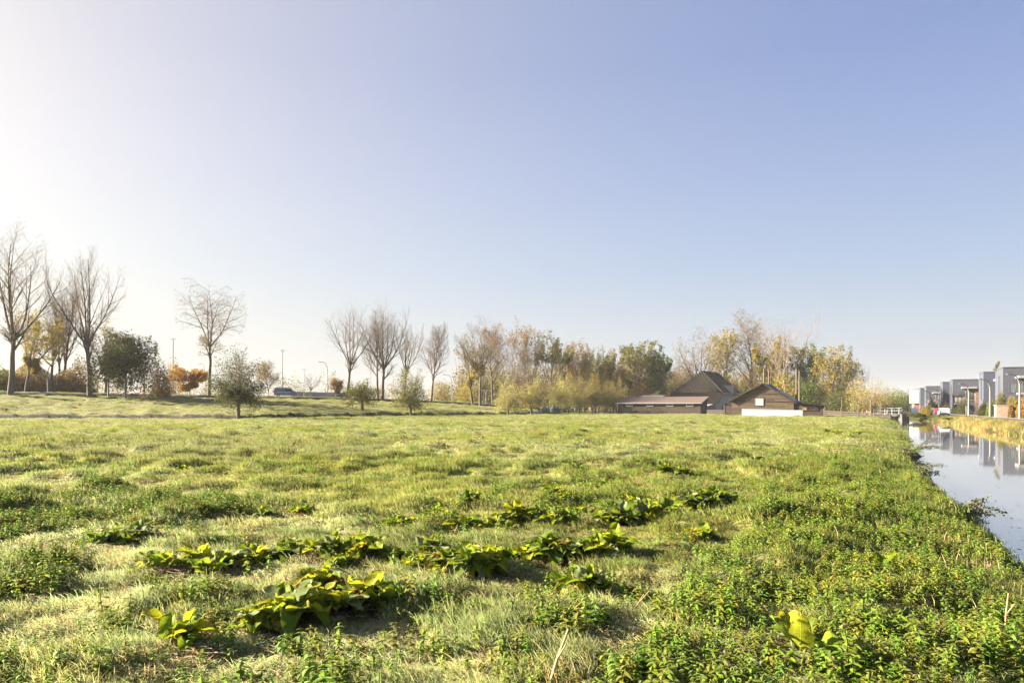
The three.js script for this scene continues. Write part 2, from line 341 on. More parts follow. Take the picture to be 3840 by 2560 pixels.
const fan = (rng, r0, r1, half = 43) => { const r = Math.sqrt(lerp(r0 * r0, r1 * r1, rng())), a = (rng() * 2 - 1) * half * Math.PI / 180; return [r * Math.sin(a), r * Math.cos(a), r]; };
const tallPatch = [poly([[60, 1690], [400, 1640], [1000, 1640], [1500, 1670], [1350, 1735], [900, 1765], [400, 1745]]), poly([[-200, 1630], [200, 1615], [330, 1640], [0, 1670]])];
const rank = (x, d) => tallPatch.some((P) => inside(P, x + 1.2 * nA(x * .3, d * .3), d + 1.2 * nB(x * .3, d * .3)));
// tussocks: mostly short grazed sward with taller clumps of several sizes standing out of it
const tussock = (x, d) => Math.max(smooth(.25, .75, nA(x * 1.15 + 5, d * 1.15)), smooth(.3, .75, nB(x * .55, d * .55 + 4)), .9 * smooth(.35, .8, nC(x * .28, d * .28 + 8)));
const tall = (x, d) => clamp(.42 + .25 * nB(x * 2.3, d * 2.3 + 4) + .2 * nC(x * .16, d * .16 + 8) + .85 * tussock(x, d), .2, 1.6);
function growSward() {
  const lods = [
    ['blades', [bladePatch(46, .13, .05, .17, .0055, .7, 3, 1), bladePatch(46, .13, .05, .2, .005, .9, 3, 2), bladePatch(40, .14, .04, .14, .006, 1.1, 3, 3)], 3, 10, 15000],
    ['blades', [bladePatch(40, .2, .05, .19, .009, .8, 2, 4), bladePatch(40, .2, .05, .17, .009, 1, 2, 5)], 10, 26, 36000],
    ['blades', [bladePatch(44, .36, .06, .22, .018, .8, 1, 6), bladePatch(44, .36, .05, .18, .018, .9, 1, 7)], 26, 62, 42000],
    ['blades', [bladePatch(50, .75, .06, .24, .035, .8, 1, 8), bladePatch(50, .75, .06, .2, .035, .9, 1, 9)], 62, 200, 70000],
  ];
  lods.forEach(([name, geos, r0, r1, n], L) => {
    const rng = rngOf(100 + L);
    scatter(name, geos, grassMat, sward, n, () => {
      const [x, d, r] = fan(rng, r0, r1);
      if (sLeft(x, d) > .45 || beyondField(x, d)) return null;
      const b = bearing(x, d), e = interp(fieldEdge, b), c = interp(crestD, b);
      if (b < 2150 && (d > c + 2.6)) return null;
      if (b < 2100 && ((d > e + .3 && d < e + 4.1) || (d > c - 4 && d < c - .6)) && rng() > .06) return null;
      if (b >= 2150 && d > 170) return null;
      const k = nettleAt(x, d); if (rng() < k * .62 || (d < 30 && nearDock(x, d) && rng() < .88)) return null;
      const rk = rank(x, d), t = tall(x, d) * (rk ? 1.9 : 1), bald = nC(x * .9 + 20, d * .9); if (bald < -.72 && rng() < .8) return null;
      const bank = smooth(-2.5, -.4, sLeft(x, d));
      let cl = swardColour(x, d, rng); const ts = tussock(x, d); if (ts > .05) cl = mix3([[1 - .6 * ts, cl], [.6 * ts, [.13, .19, .03]]]); if (rk) cl = mix3([[.5, cl], [.5, [.2, .2, .09]]]); if (bank > 0) cl = mix3([[1 - bank * .5, cl], [bank * .5, [.12, .17, .03]]]);
      return { x, y: land(x, d), z: -d, ry: rng() * 6.283, rx: (rng() - .5) * .3, s: .8 + .4 * rng(), sy: .86 * t * (1 + .1 * bank) * (.75 + .5 * rng()), c: cl };
    });
  });
}
// tall straw-coloured grass and reeds on the far bank
{
  const reeds = [bladePatch(46, .4, .3, .95, .03, .5, 2, 15), bladePatch(40, .45, .25, .8, .035, .7, 2, 16)], rng = rngOf(140), bank = new THREE.Group(); bank.name = 'bank_grass'; scene.add(bank);
  tag(bank, 'tall straw-yellow grass along the far canal bank', 'grass', null, 'stuff');
  scatter('blades', reeds, leafMat(1, 1, 1, .4), bank, 9000, () => {
    const d = lerp(42, 215, Math.pow(rng(), 1.3)), l = interp(lampLine, d) - 7, r = interp(rightBank, d) + .15, x = lerp(r, l, Math.pow(rng(), .8)), near = smooth(118, 100, d);
    if (x > l) return null;
    const u = sRight(x, d), n = clamp(.5 + .6 * nA(x * .25, d * .25));
    const dk = smooth(.1, .6, nB(x * .16 + 9, d * .16)); const c = mix3([[1.3 * dk, [.10, .12, .035]], [.9 * near * (1 - .5 * smooth(.4, 2, u) * (1 - n)), [.35, .27, .11]], [.25 + .8 * n * smooth(.3, 2, u), [.2, .23, .05]], [.9 * (1 - near), [.12, .125, .04]], [.1, [.07, .08, .03]]]).map((v) => v * (.75 + .5 * rng()));
    return { x, y: land(x, d), z: -d, ry: rng() * 6.3, s: .8 + .5 * rng(), sy: (.35 + .55 * near) * (.35 + .9 * n) * (1 - .3 * dk), c };
  });
}
// ---------------------------------------------------------------- nettles
function nettleLeaf(m, p, dir, len, droop, c) {                  // folded ovate leaf, tip hanging
  const side = V3(-dir.z, 0, dir.x), w = [0, .30, .36, .22, 0], L = [0, .22, .48, .76, 1], mid = [];
  for (let k = 0; k < 5; k++) { const t = L[k]; mid.push(V3(p.x + dir.x * len * t, p.y + len * (.18 * t - droop * t * t), p.z + dir.z * len * t)); }
  const n1 = V3(side.x * .35 - dir.x * droop * -.5, .9, side.z * .35).normalize(), n2 = V3(-side.x * .35, .9, -side.z * .35).normalize();
  for (const [s, n] of [[1, n1], [-1, n2]]) {
    const a = mid.map((v, k) => m.vert(v, n, c)), b = mid.map((v, k) => m.vert(V3().copy(v).addScaledVector(side, s * w[k] * len).add(V3(0, -.10 * len * w[k] * 3 * .5, 0)), n, c));
    for (let k = 0; k < 4; k++) { if (k) m.i.push(a[k], b[k], a[k + 1]); m.i.push(b[k], b[k + 1], a[k + 1]); if (!k) m.i.pop(), m.i.pop(), m.i.pop(), m.i.push(a[0], b[1], a[1]); }
  }
}
function nettleGeo(seed, h, leaf, nodes) {
  const rng = rngOf(seed), m = new Mesher(), lean = V3((rng() - .5) * .3, 1, (rng() - .5) * .3).normalize();
  m.tube([V3(0, 0, 0), V3().copy(lean).multiplyScalar(h)], [.004, .002], 3);
  for (let k = 0; k < nodes; k++) {
    const f = .35 + .65 * k / (nodes - 1), p = V3().copy(lean).multiplyScalar(h * f), a = k * 1.57 + rng() * .5, s = leaf * (k === nodes - 1 ? .55 : 1.05 - .35 * f) * (.85 + .3 * rng());
    for (const q of [0, Math.PI]) nettleLeaf(m, p, V3(Math.cos(a + q), 0, Math.sin(a + q)), s, .35 + .5 * rng() * (1 - f * .5));
  }
  return m.build();
}
const nettleMat = leafMat(1, 1, 1, .42, { clearcoat: .12, clearcoatRoughness: .5 });
const nettleTint = (rng, x = 0, d = 0) => { const t = rng(), u = clamp(.5 + .7 * nB(x * .5 + 60, d * .5)); return mix3([[1, [.125, .19, .016]], [.5 * t + .5 * u, [.27, .3, .022]], [.12 * rng(), [.2, .26, .13]], [rng() > .98 ? 1.2 : 0, [.33, .28, .05]]]).map((v) => v * (.75 + .5 * rng())); };
function growNettles() {
  const bed = new THREE.Group(); bed.name = 'nettle_bed'; scene.add(bed); tag(bed, 'carpet of low green nettles over the bank and the field', 'nettles', null, 'stuff');
  const near = [nettleGeo(201, .15, .06, 5), nettleGeo(202, .19, .064, 5), nettleGeo(203, .11, .056, 4), nettleGeo(204, .22, .062, 6), nettleGeo(207, .07, .045, 3), nettleGeo(208, .09, .1, 2)], rng = rngOf(210);
  scatter('plants', near, nettleMat, bed, 250000, (i) => {
    const [x, d, r] = fan(rng, 3.2, 26); if (sLeft(x, d) > .3 || nearDock(x, d)) return null;
    let k = nettleAt(x, d); if (d < 45 && sLeft(x, d) > -2.4) k = Math.max(k, .6); const n = .5 + .5 * nC(x * .8, d * .8 + 50) ;
    if (k === 0) k = nA(x * .35 + 70, d * .35) > .42 ? .3 : nB(x * .9 + 15, d * .9) > .6 ? .25 : .012; 
    if (rng() > k * (.45 + .75 * n)) return null;
    return { v: i, x, y: land(x, d) - .02, z: -d, ry: rng() * 6.3, rx: (rng() - .5) * .4, s: (.5 + .6 * rng()) * (.5 + .75 * n), c: nettleTint(rng, x, d) };
  });
  const mid = [nettleGeo(205, .16, .15, 3), nettleGeo(206, .2, .15, 3)];
  scatter('plants', mid, nettleMat, bed, 40000, (i) => {
    const [x, d] = fan(rng, 26, 100); if (sLeft(x, d) > .2 || beyondField(x, d)) return null;
    const k = Math.max(nettleAt(x, d) * .8, nA(x * .3 + 70, d * .3) > .5 ? .6 : nB(x * .13 + 15, d * .13) > .62 ? .5 : .01);
    if (rng() > k) return null;
    return { v: i, x, y: land(x, d) - .03, z: -d, ry: rng() * 6.3, s: .8 + .6 * rng(), c: nettleTint(rng, x, d) };
  });
}
// ---------------------------------------------------------------- broad-leaved docks
function veinTexture(seed, spots) {
  const cv = document.createElement('canvas'); cv.width = 128; cv.height = 256; const g = cv.getContext('2d'), rng = rngOf(seed);
  g.fillStyle = '#cfcfcf'; g.fillRect(0, 0, 128, 256);
  for (let k = 0; k < 500; k++) { const v = 175 + rng() * 70 | 0; g.fillStyle = `rgba(${v},${v},${v - 15},.25)`; g.beginPath(); g.ellipse(rng() * 128, rng() * 256, 3 + rng() * 12, 3 + rng() * 9, rng() * 3, 0, 7); g.fill(); }
  for (let k = 0; k < spots; k++) { g.fillStyle = `rgba(${95 + rng() * 50 | 0},${55 + rng() * 25 | 0},30,${.35 + .4 * rng()})`; g.beginPath(); g.ellipse(rng() * 128, rng() * 256, 1 + rng() * 5, 1 + rng() * 4, rng() * 3, 0, 7); g.fill(); }
  for (let k = 0; k < spots * .5; k++) { const e = rng() < .5 ? rng() * 9 : 128 - rng() * 9; g.fillStyle = `rgba(${110 + rng() * 50 | 0},${70 + rng() * 25 | 0},40,${.3 + .5 * rng()})`; g.beginPath(); g.ellipse(e, rng() * 256, 2 + rng() * 5, 3 + rng() * 9, 0, 0, 7); g.fill(); }
  g.strokeStyle = 'rgba(245,245,225,.9)'; g.lineWidth = 5; g.beginPath(); g.moveTo(64, 0); g.lineTo(64, 256); g.stroke();
  g.lineWidth = 1.6; for (let y = 8; y < 256; y += 17) for (const s of [-1, 1]) { g.beginPath(); g.moveTo(64, y); g.quadraticCurveTo(64 + s * 30, y + 6, 64 + s * 62, y + 30); g.stroke(); }
  const t = new THREE.CanvasTexture(cv); t.colorSpace = THREE.SRGBColorSpace; return t;
}
const veins = veinTexture(301, 45), veinsSpotted = veinTexture(302, 120), veinBump = veinTexture(303, 0); veinBump.colorSpace = THREE.NoColorSpace;
const dockMat = (r, g, b, through, map = veins) => leafMat(r, g, b, through, { map, bumpMap: veinBump, bumpScale: -.006, clearcoat: .12, clearcoatRoughness: .5 });
const dockMats = { bright: dockMat(.30, .41, .03, .5), lime: dockMat(.47, .51, .026, .56), dark: dockMat(.17, .26, .035, .45), pale: dockMat(.30, .37, .17, .38), yellow: dockMat(.42, .34, .04, .5, veinsSpotted), rust: dockMat(.3, .2, .06, .3, veinsSpotted) };
function dockLeaf(seed, arch, fold, wave) {                      // one metre long, pointing along +z
  const rng = rngOf(seed), nu = 10, nv = 4, p = [], uv = [], idx = [], ph = rng() * 6, f1 = 9 + 5 * rng(), tw = (rng() - .5) * .7, cu = (rng() - .5) * .5;
  const W = [.014, .016, .34, .42, .43, .41, .38, .33, .25, .14, .01], T = [0, .16, .20, .29, .40, .51, .62, .73, .84, .94, 1];
  for (let u = 0; u <= nu; u++) {
    const t = T[u], ang = arch * (t - .2), y = t < .16 ? t * .35 : .056 + .38 * (t - .16) - arch * .9 * (t - .16) * (t - .16), z = t * (1 - .18 * arch * t);
    for (let v = 0; v <= nv; v++) {
      const a = (v / nv - .5) * 2, w = W[u] * (.93 + .14 * rng()), th = tw * t;
      let x = a * w * .62, yy = Math.abs(a) * w * fold + wave * Math.sin(t * f1 + ph + a * 2.2) * Math.abs(a) * (t > .16 ? 1 : 0) + (rng() - .5) * .03 * (t > .16 ? 1 : 0);
      const X = x * Math.cos(th) - yy * Math.sin(th) + cu * t * t * .35, Y = x * Math.sin(th) + yy * Math.cos(th);
      p.push(X, y + Y, z); uv.push(v / nv, t);
    }
    if (u) for (let v = 0; v < nv; v++) { const b = u * (nv + 1) + v, c = b - nv - 1; idx.push(c, b, c + 1, c + 1, b, b + 1); }
  }
  const g = new THREE.BufferGeometry(); g.setAttribute('position', new THREE.Float32BufferAttribute(p, 3)); g.setAttribute('uv', new THREE.Float32BufferAttribute(uv, 2)); g.setIndex(idx); g.computeVertexNormals(); return g;
}
const dockLeaves = [dockLeaf(311, .5, .25, .06), dockLeaf(312, .9, .3, .07), dockLeaf(313, 1.3, .2, .065), dockLeaf(314, .25, .4, .06), dockLeaf(315, 1.0, .1, .08), dockLeaf(316, .7, .5, .04), dockLeaf(317, 1.5, .35, .07), dockLeaf(318, .4, .15, .08), dockLeaf(319, 1.1, .4, .075), dockLeaf(320, .8, .2, .09)];
const petioleMat = std(.2, .17, .05, .7);
function dock(px, py, size, leaves, label, group, palette = 0, seed = 0) {
  size *= 1.05; leaves = Math.round(leaves * 2.4); px += 26 * nA(px * .7, py); py += 12 * nB(px, py * .7);
  const [x, d] = ground(px, py), g = thing('dock_plant', onLand(x, d, -.01)), rng = rngOf(400 + Math.round(px * 7 + py * 13) + seed); dockSpots.push([x, d, size * .75]);
  tag(g, label, 'dock plant', group);
  const c = part('crown_base', new THREE.ConeGeometry(.035 * size / .35, .05, 6).translate(0, .015, 0), petioleMat, g); c.name = 'root_crown';
  for (let k = 0; k < leaves; k++) {
    const f = k / leaves, r = rng(), inner = f > .55, pitch = inner ? lerp(.45, 1.2, rng()) : lerp(0, .5, rng());
    let kind = r < .38 ? 'bright' : r < .62 ? 'lime' : r < .80 ? 'dark' : r < .92 ? 'pale' : r < .97 ? 'yellow' : 'rust';
    if (palette === 1 && kind === 'dark' && rng() < .6) kind = 'lime'; if (palette === 2 && kind === 'lime' && rng() < .6) kind = 'dark'; if (inner && kind === 'rust') kind = 'lime'; if (kind === 'yellow' && (palette === 2 || rng() < .5)) kind = 'pale';
    const m = part('leaf', dockLeaves[Math.floor(rng() * 10)], dockMats[kind], g), s = size * (inner ? .55 + .4 * rng() : .6 + .5 * rng());
    m.rotation.order = 'YXZ'; m.rotation.set(-pitch, k * 2.399 + rng() * .5, (rng() - .5) * .5); m.scale.setScalar(s);
    m.position.set((rng() - .5) * .16, .02 + .03 * rng(), (rng() - .5) * .16);
  }
  return g;
}
const ORD = ['first', 'second', 'third', 'fourth', 'fifth', 'sixth', 'seventh', 'eighth', 'ninth', 'tenth', 'eleventh', 'twelfth', 'thirteenth', 'fourteenth', 'fifteenth', 'sixteenth', 'seventeenth', 'eighteenth', 'nineteenth', 'twentieth'];
function dockRow(list, phrase, group, palette) { [...list].sort((a, b) => b[0] - a[0]).forEach(([px, py, s, n], i) => dock(px, py, s, n, phrase + ', ' + ORD[i] + ' counted from the canal', group, palette)); }
// px, py of the foot, leaf length (m), leaves, label, palette
const G1 = 'broad-leaved docks growing in the meadow';
dock(1080, 2345, .36, 20, 'large lime-lit dock at the front, with a drooping spotted leaf', G1, 1);
dock(1372, 2285, .36, 26, 'tall dense dock beside the large lime-lit one, leaf standing upright', G1, 1);
dock(655, 2425, .27, 9, 'small dock standing alone in grass, its leaves few and lime green', G1, 1);
dock(735, 2135, .30, 14, 'low dock at the end of the dock row nearest the trees, leaves cupped and lit', G1, 1);
dock(1075, 2100, .32, 18, 'spreading dock behind the two large front docks', G1, 2);
dock(1365, 2105, .31, 17, 'dock directly behind the tall dense dock at the front', G1, 1);
dock(1620, 2080, .28, 13, 'leafy dock behind the middle cluster of docks', G1);
dock(1675, 2160, .31, 17, 'dock forming the lower half of the middle cluster', G1);
dock(1775, 2170, .32, 18, 'dock with many upright leaves in the middle cluster', G1);
dock(1925, 2115, .36, 20, 'big pale dock heading the middle row, with dry stalks at its foot', G1, 2);
dock(2060, 2125, .35, 19, 'dark dock with narrow upright leaves beside the big pale dock', G1, 2);
dock(2215, 2110, .31, 16, 'dark dock at the end of the middle row', G1, 2);
dock(2300, 2070, .37, 20, 'pale tall dock standing above the middle row', G1, 2);
dock(2176, 2215, .33, 20, 'single bushy dock in front of the middle row, ringed by grass', G1);
dock(3010, 2460, .33, 7, 'pale dock with long upright leaves standing among the nettles', G1, 2);
dock(2342, 1965, .36, 22, 'broad dome-shaped dock in front of the long dock clump', G1, 2);
dockRow([[2400, 1915, .33, 15], [2500, 1945, .36, 20], [2580, 1930, .35, 18], [2655, 1925, .34, 16], [2725, 1918, .33, 16]], 'dock of the long dark clump', 'docks of the long dark clump', 2);
dock(2616, 2016, .28, 14, 'flat dock alone in grass before the long dark clump', G1, 2);
dock(388, 2055, .33, 15, 'flat spreading dock in the sunlit grass, most leaves lying down', G1, 2);
dock(495, 2040, .3, 12, 'grey-leaved dock touching the flat spreading dock', G1, 2);
dock(3325, 2118, .28, 8, 'small dock in the grassy gap among the bank nettles', G1);
dock(3222, 1630, .42, 18, 'bright dock cluster near the canal bend', G1, 1);
dock(3150, 1640, .34, 12, 'smaller dock beside the bright cluster near the canal bend', G1);
dock(3082, 1618, .36, 12, 'dark dock in the far field, towards the barn lean-to', G1, 2);
dockRow([[1470, 1980, .29, 12], [1540, 1985, .25, 9], [1623, 1948, .3, 14], [1690, 1960, .26, 10], [1750, 1902, .3, 13], [1755, 1985, .3, 12], [1938, 1972, .33, 15], [1990, 1965, .28, 11], [2090, 1982, .33, 14], [2061, 1885, .3, 12], [2146, 1920, .29, 12], [2190, 1925, .26, 9], [2110, 1890, .25, 9]], 'dock of the scattered patch behind the front docks', 'docks of the middle-distance patch', 0);
dockRow([[2157, 1852, .31, 14], [2215, 1846, .28, 10], [2272, 1838, .3, 13], [2149, 1798, .28, 9], [2480, 1794, .32, 12], [2560, 1790, .28, 9], [404, 1642, .42, 15], [310, 1647, .4, 12], [440, 1636, .36, 11], [583, 1626, .38, 11], [726, 1622, .36, 9], [685, 1700, .32, 10], [694, 1778, .3, 9], [2190, 1625, .4, 9], [130, 1655, .36, 9], [1130, 1925, .27, 9], [980, 1945, .26, 8], [880, 1900, .26, 8], [1600, 1700, .3, 8], [2850, 1750, .3, 8]], 'small dock out in the open meadow', 'docks scattered over the far meadow', 2);
dockRow([[860, 2125, .26, 10], [960, 2110, .28, 11], [800, 2160, .25, 8], [1210, 2110, .28, 12], [1280, 2140, .25, 9], [1180, 2200, .26, 9], [1480, 2120, .27, 11], [1560, 2130, .27, 10], [1240, 2310, .28, 9], [1840, 2150, .3, 12], [1990, 2110, .3, 12], [2130, 2130, .28, 10], [2250, 2120, .28, 9], [1850, 1990, .27, 9], [2260, 1975, .28, 9], [2440, 1960, .3, 11], [960, 2370, .26, 8], [560, 2150, .25, 7]], 'smaller dock in a gap of the front rows', 'small docks between the large ones', 1);
growSward(); growNettles();
{ // withered leaves and straw lying under the docks and in bald spots
  const rng = rngOf(1990), g = new THREE.Group(); g.name = 'dry_litter'; scene.add(g); tag(g, 'brown withered leaves and straw lying between the plants', 'litter', null, 'stuff');
  const crumbs = [bladePatch(22, .14, .02, .07, .012, 2.2, 2, 1991), bladePatch(16, .16, .02, .09, .02, 2.6, 2, 1992)];
  scatter('straw', crumbs, leafMat(1, 1, 1, .2), g, 2600, (i) => {
    let x, d; if (rng() < .6) { const [a, b, r] = dockSpots[Math.floor(rng() * dockSpots.length)], t = rng() * 6.3, q = r * (.3 + 1.1 * rng()); x = a + Math.cos(t) * q; d = b + Math.sin(t) * q; } else { [x, d] = fan(rng, 3.2, 24); if (nC(x * .9 + 20, d * .9) > -.45) return null; }
    if (d > 30 || sLeft(x, d) > .2) return null; const k = rng();
    return { v: i, x, y: land(x, d) + .015, z: -d, ry: rng() * 6.3, s: .7 + .7 * rng(), c: k < .5 ? [.22, .14, .08] : k < .8 ? [.34, .25, .14] : [.12, .075, .05] };
  });
}
// ---------------------------------------------------------------- single nettles, stalks, soil
const nettleStemMat = std(.13, .15, .04), singleLeaf = (() => { const m = new Mesher(); nettleLeaf(m, V3(0, 0, 0), V3(0, 0, 1), 1, .55); return m.build(); })();
const singleMats = [leafMat(.13, .2, .03, .4, { clearcoat: .3, clearcoatRoughness: .4 }), leafMat(.2, .26, .07, .4, { clearcoat: .3, clearcoatRoughness: .4 })];
function nettle(px, py, h, leaf, label) {
  const [x, d] = ground(px, py), g = thing('nettle_plant', onLand(x, d, -.01)), rng = rngOf(900 + px), m = new Mesher(); tag(g, label, 'nettle', 'single nettles standing out of the grass');
  m.tube([V3(0, 0, 0), V3(.02, h * .5, .01), V3(.03, h, 0)], [.006, .005, .002], 5); part('stem', m.build(), nettleStemMat, g);
  for (let k = 0; k < 6; k++) for (const q of [0, Math.PI]) { const f = .3 + .7 * k / 5, l = part('leaf', singleLeaf, singleMats[k % 2], g); l.position.set(.03 * f, h * f, 0); l.rotation.order = 'YXZ'; l.rotation.set((rng() - .4) * .4, k * 1.57 + q + rng() * .3, 0); l.scale.setScalar(leaf * (k === 5 ? .6 : 1.1 - .3 * f)); }
}
nettle(1405, 2590, 0.13, 0.062, 'nettle at the bottom edge below the front docks');
nettle(1870, 2475, 0.14, 0.074, 'pale nettle standing alone between grass and the bottom nettles');
nettle(1905, 2350, 0.15, 0.068, 'lit nettle at the near end of the mid-field nettle patch');
nettle(2070, 2390, 0.15, 0.068, 'nettle closing the far end of the mid-field nettle patch');
nettle(1110, 2470, 0.17, 0.074, 'nettle rising in front of the large lime-lit dock');
nettle(890, 2555, 0.17, 0.081, 'nettle at the bottom edge below the small lone dock');
nettle(2960, 2230, 0.18, 0.062, 'tallest nettle behind the pale dock among the nettles');
nettle(210, 2530, 0.16, 0.087, 'broad-leaved lit nettle in the bottom corner nearest the trees');
const strawMat = std(.36, .24, .13, .9);
function stalk(pts, r, label) {                                  // pts: [px, py of the foot, sideways m, up m, away m] chain
  const [px, py] = pts[0], [x, d] = ground(px, py), o = onLand(x, d, -.02), m = new Mesher(), chain = [V3(0, 0, 0)];
  for (const [a, b, c] of pts.slice(1)) chain.push(V3(a, b, -c));
  m.tube(chain, chain.map((_, i) => r * (1 - .6 * i / chain.length)), 5); m.tube([chain[1], V3(chain[1].x + .05, chain[1].y + .1, chain[1].z + .03)], [r * .6, r * .3], 4);
  const t = top('dead_stalk', m.build(), strawMat); t.position.copy(o); tag(t, label, 'stalk', 'dead stalks in the meadow');
}
stalk([[2060, 2590], [.05, .16, .02], [.12, .33, .05]], .012, 'thick brown dead stalk leaning at the bottom edge');
stalk([[2000, 2125], [.06, .1, 0], [.13, .17, .02]], .008, 'thin dead stalk leaning out of the big pale dock');
stalk([[2350, 2285], [.09, .1, 0], [.2, .21, .03]], .006, 'long thin reddish stalk leaning over grass below the middle docks');
stalk([[1690, 2010], [.04, .08, 0], [.09, .2, .02]], .008, 'dead stalk leaning in front of the middle-distance docks');
stalk([[2115, 2340], [.06, .05, 0], [.13, .1, 0]], .007, 'short bent stalk beside the mid-field nettle patch');
stalk([[3770, 2290], [.01, .18, 0], [.03, .36, 0]], .009, 'upright dry stalk on the bank at the edge of the picture');
{
  const rng = rngOf(990), dry = [bladePatch(6, .12, .1, .3, .010, .5, 2, 991)], g = new THREE.Group(); g.name = 'dry_stalks'; scene.add(g); tag(g, 'tufts of pale dry stalks along the near canal bank', 'dry stalks', null, 'stuff');
  scatter('stalks', dry, std(.27, .2, .11, .9, { side: THREE.DoubleSide }), g, 170, () => {
    let x, d; if (rng() < .6) { d = lerp(6, 60, rng() * rng()); x = interp(leftBank, d) - 2.2 * rng() * rng() - .1; } else { const [a, b] = ground(lerp(2850, 3330, rng()), lerp(1640, 1850, rng())); x = a; d = b; }
    return { x, y: land(x, d), z: -d, ry: rng() * 6.3, s: .7 + .5 * rng(), c: [.8 + .3 * rng(), .8 + .3 * rng(), .8 + .3 * rng()] };
  });
}
function soilHeap(px, py, r, label) {
  const [x, d] = ground(px, py), g = new THREE.IcosahedronGeometry(r, 4), p = g.attributes.position;
  for (let i = 0; i < p.count; i++) { const k = 1 + .25 * nA(p.getX(i) * 9 / r * .3, p.getZ(i) * 9 / r * .3) + .15 * nB(p.getX(i) * 30, p.getY(i) * 30 + p.getZ(i) * 17); p.setXYZ(i, p.getX(i) * k, Math.max(p.getY(i) * .45 * k, -.03), p.getZ(i) * k); }
  g.computeVertexNormals(); const m = top('molehill', g, std(.055, .042, .034, .95)); m.position.copy(onLand(x, d)); tag(m, label, 'molehill', 'bare soil heaps');
}
soilHeap(2580, 2150, .14, 'dark heap of bare soil between the docks and the nettle bed');
soilHeap(2830, 2085, .1, 'small dark soil patch inside the nettle bed');
soilHeap(2825, 2080, .05, 'crumb of soil beside the small dark soil patch');
// bramble hanging over the water
const brambleWood = std(.07, .05, .04), brambleLeaf = new THREE.MeshPhysicalMaterial({ vertexColors: true, roughness: .95, transmission: .3, thickness: 0, side: THREE.DoubleSide });
function bramble(d, off, size, label, seed) {
  const x = interp(leftBank, d) + off, g = thing('bramble_bush', onLand(x, d, -.05)), rng = rngOf(seed), w = new Mesher(), l = new Mesher(); tag(g, label, 'bramble', 'brambles on the canal bank');
  for (let k = 0; k < 16; k++) {
    const a = -.9 + rng() * 2.6, len = size * (.6 + .7 * rng()), pts = []; for (let s = 0; s <= 6; s++) { const t = s / 6; pts.push(V3(Math.cos(a) * len * t, len * (.9 * t - .75 * t * t) * (.5 + rng() * .1) + (k % 4 === 0 ? .35 * len * t : 0), Math.sin(a) * len * t * .6)); }
    w.tube(pts, pts.map((_, i) => .007 * (1 - i / 8)), 4);
    for (let q = 0; q < 46; q++) { const f = .15 + .85 * rng(), i = Math.min(5, f * 6 | 0), p = V3().lerpVectors(pts[i], pts[i + 1], f * 6 - i); p.add(V3((rng() - .5) * .13, (rng() - .5) * .13, (rng() - .5) * .13)); l.leaf(p, .06, rng, rng() < .15 ? [.13, .08, .03] : [.07, .09, .025]); }
  }
  part('stems', w.build(), brambleWood, g); part('foliage', l.build(), brambleLeaf, g);
}
bramble(12.4, .05, .75, 'dark bramble arching out over the canal water', 951);
bramble(20, .05, .6, 'low bramble at the waterline beyond the arching one', 953);
bramble(33.6, .2, 1.3, 'dark scrubby bramble on the point where the bank juts out', 954);
// ---------------------------------------------------------------- trees
const barkMat = new THREE.MeshStandardMaterial({ color: col(.15, .12, .095), roughness: .95, map: tone, bumpMap: grain, bumpScale: .03 });
const barkPale = new THREE.MeshStandardMaterial({ color: col(.27, .22, .155), roughness: .95, map: tone, bumpMap: grain, bumpScale: .03 });
const twigMat = std(.13, .10, .078, .95), twigPale = std(.21, .16, .105, .95);
const foliageMat = new THREE.MeshPhysicalMaterial({ vertexColors: true, roughness: .95, transmission: .4, thickness: 0, side: THREE.DoubleSide, specularIntensity: .12 });
// kinds: per level -> number of side shoots, where they start along the parent, angle off it, length as a share of it, pull upwards, wobble
const KINDS = {
  poplar: { trunk: 1, fork: .0, n: [19, 10, 8, 4], t0: [.30, .15, .12, .2], ang: [.62, .62, .6, .6], len: [.50, .50, .50, .5], up: [.02, .16, .10, .05], wob: [.05, .09, .14, .2], r: .014 },
  vase: { trunk: .42, fork: 6, forkAng: .62, n: [4, 9, 8, 4], t0: [.65, .2, .12, .2], ang: [.7, .55, .6, .6], len: [.7, .52, .5, .5], up: [.02, .09, .06, .03], wob: [.05, .09, .14, .2], r: .016 },
  weeping: { trunk: .9, fork: 2, forkAng: .5, n: [12, 10, 9, 4], t0: [.46, .15, .1, .2], ang: [.7, .6, .6, .4], len: [.42, .5, .55, .8], up: [.02, .10, -.42, -.7], wob: [.06, .12, .14, .1], r: .015 },
  droop: { trunk: .5, fork: 5, forkAng: .42, n: [3, 9, 8, 4], t0: [.6, .2, .1, .2], ang: [.75, .55, .6, .5], len: [.6, .46, .48, .7], up: [.02, .12, -.04, -.45], wob: [.06, .1, .14, .12], r: .015 },
  round: { trunk: .38, fork: 6, forkAng: .62, n: [4, 9, 8, 4], t0: [.5, .18, .12, .2], ang: [.9, .7, .7, .6], len: [.8, .52, .48, .5], up: [.02, .06, .05, .03], wob: [.06, .13, .16, .2], r: .018 },
  fanned: { trunk: .06, fork: 13, forkAng: .36, n: [0, 7, 7, 4], t0: [.5, .35, .12, .2], ang: [.4, .32, .45, .5], len: [.8, .42, .42, .5], up: [.0, .07, .10, .05], wob: [.03, .06, .1, .2], r: .011 },
};
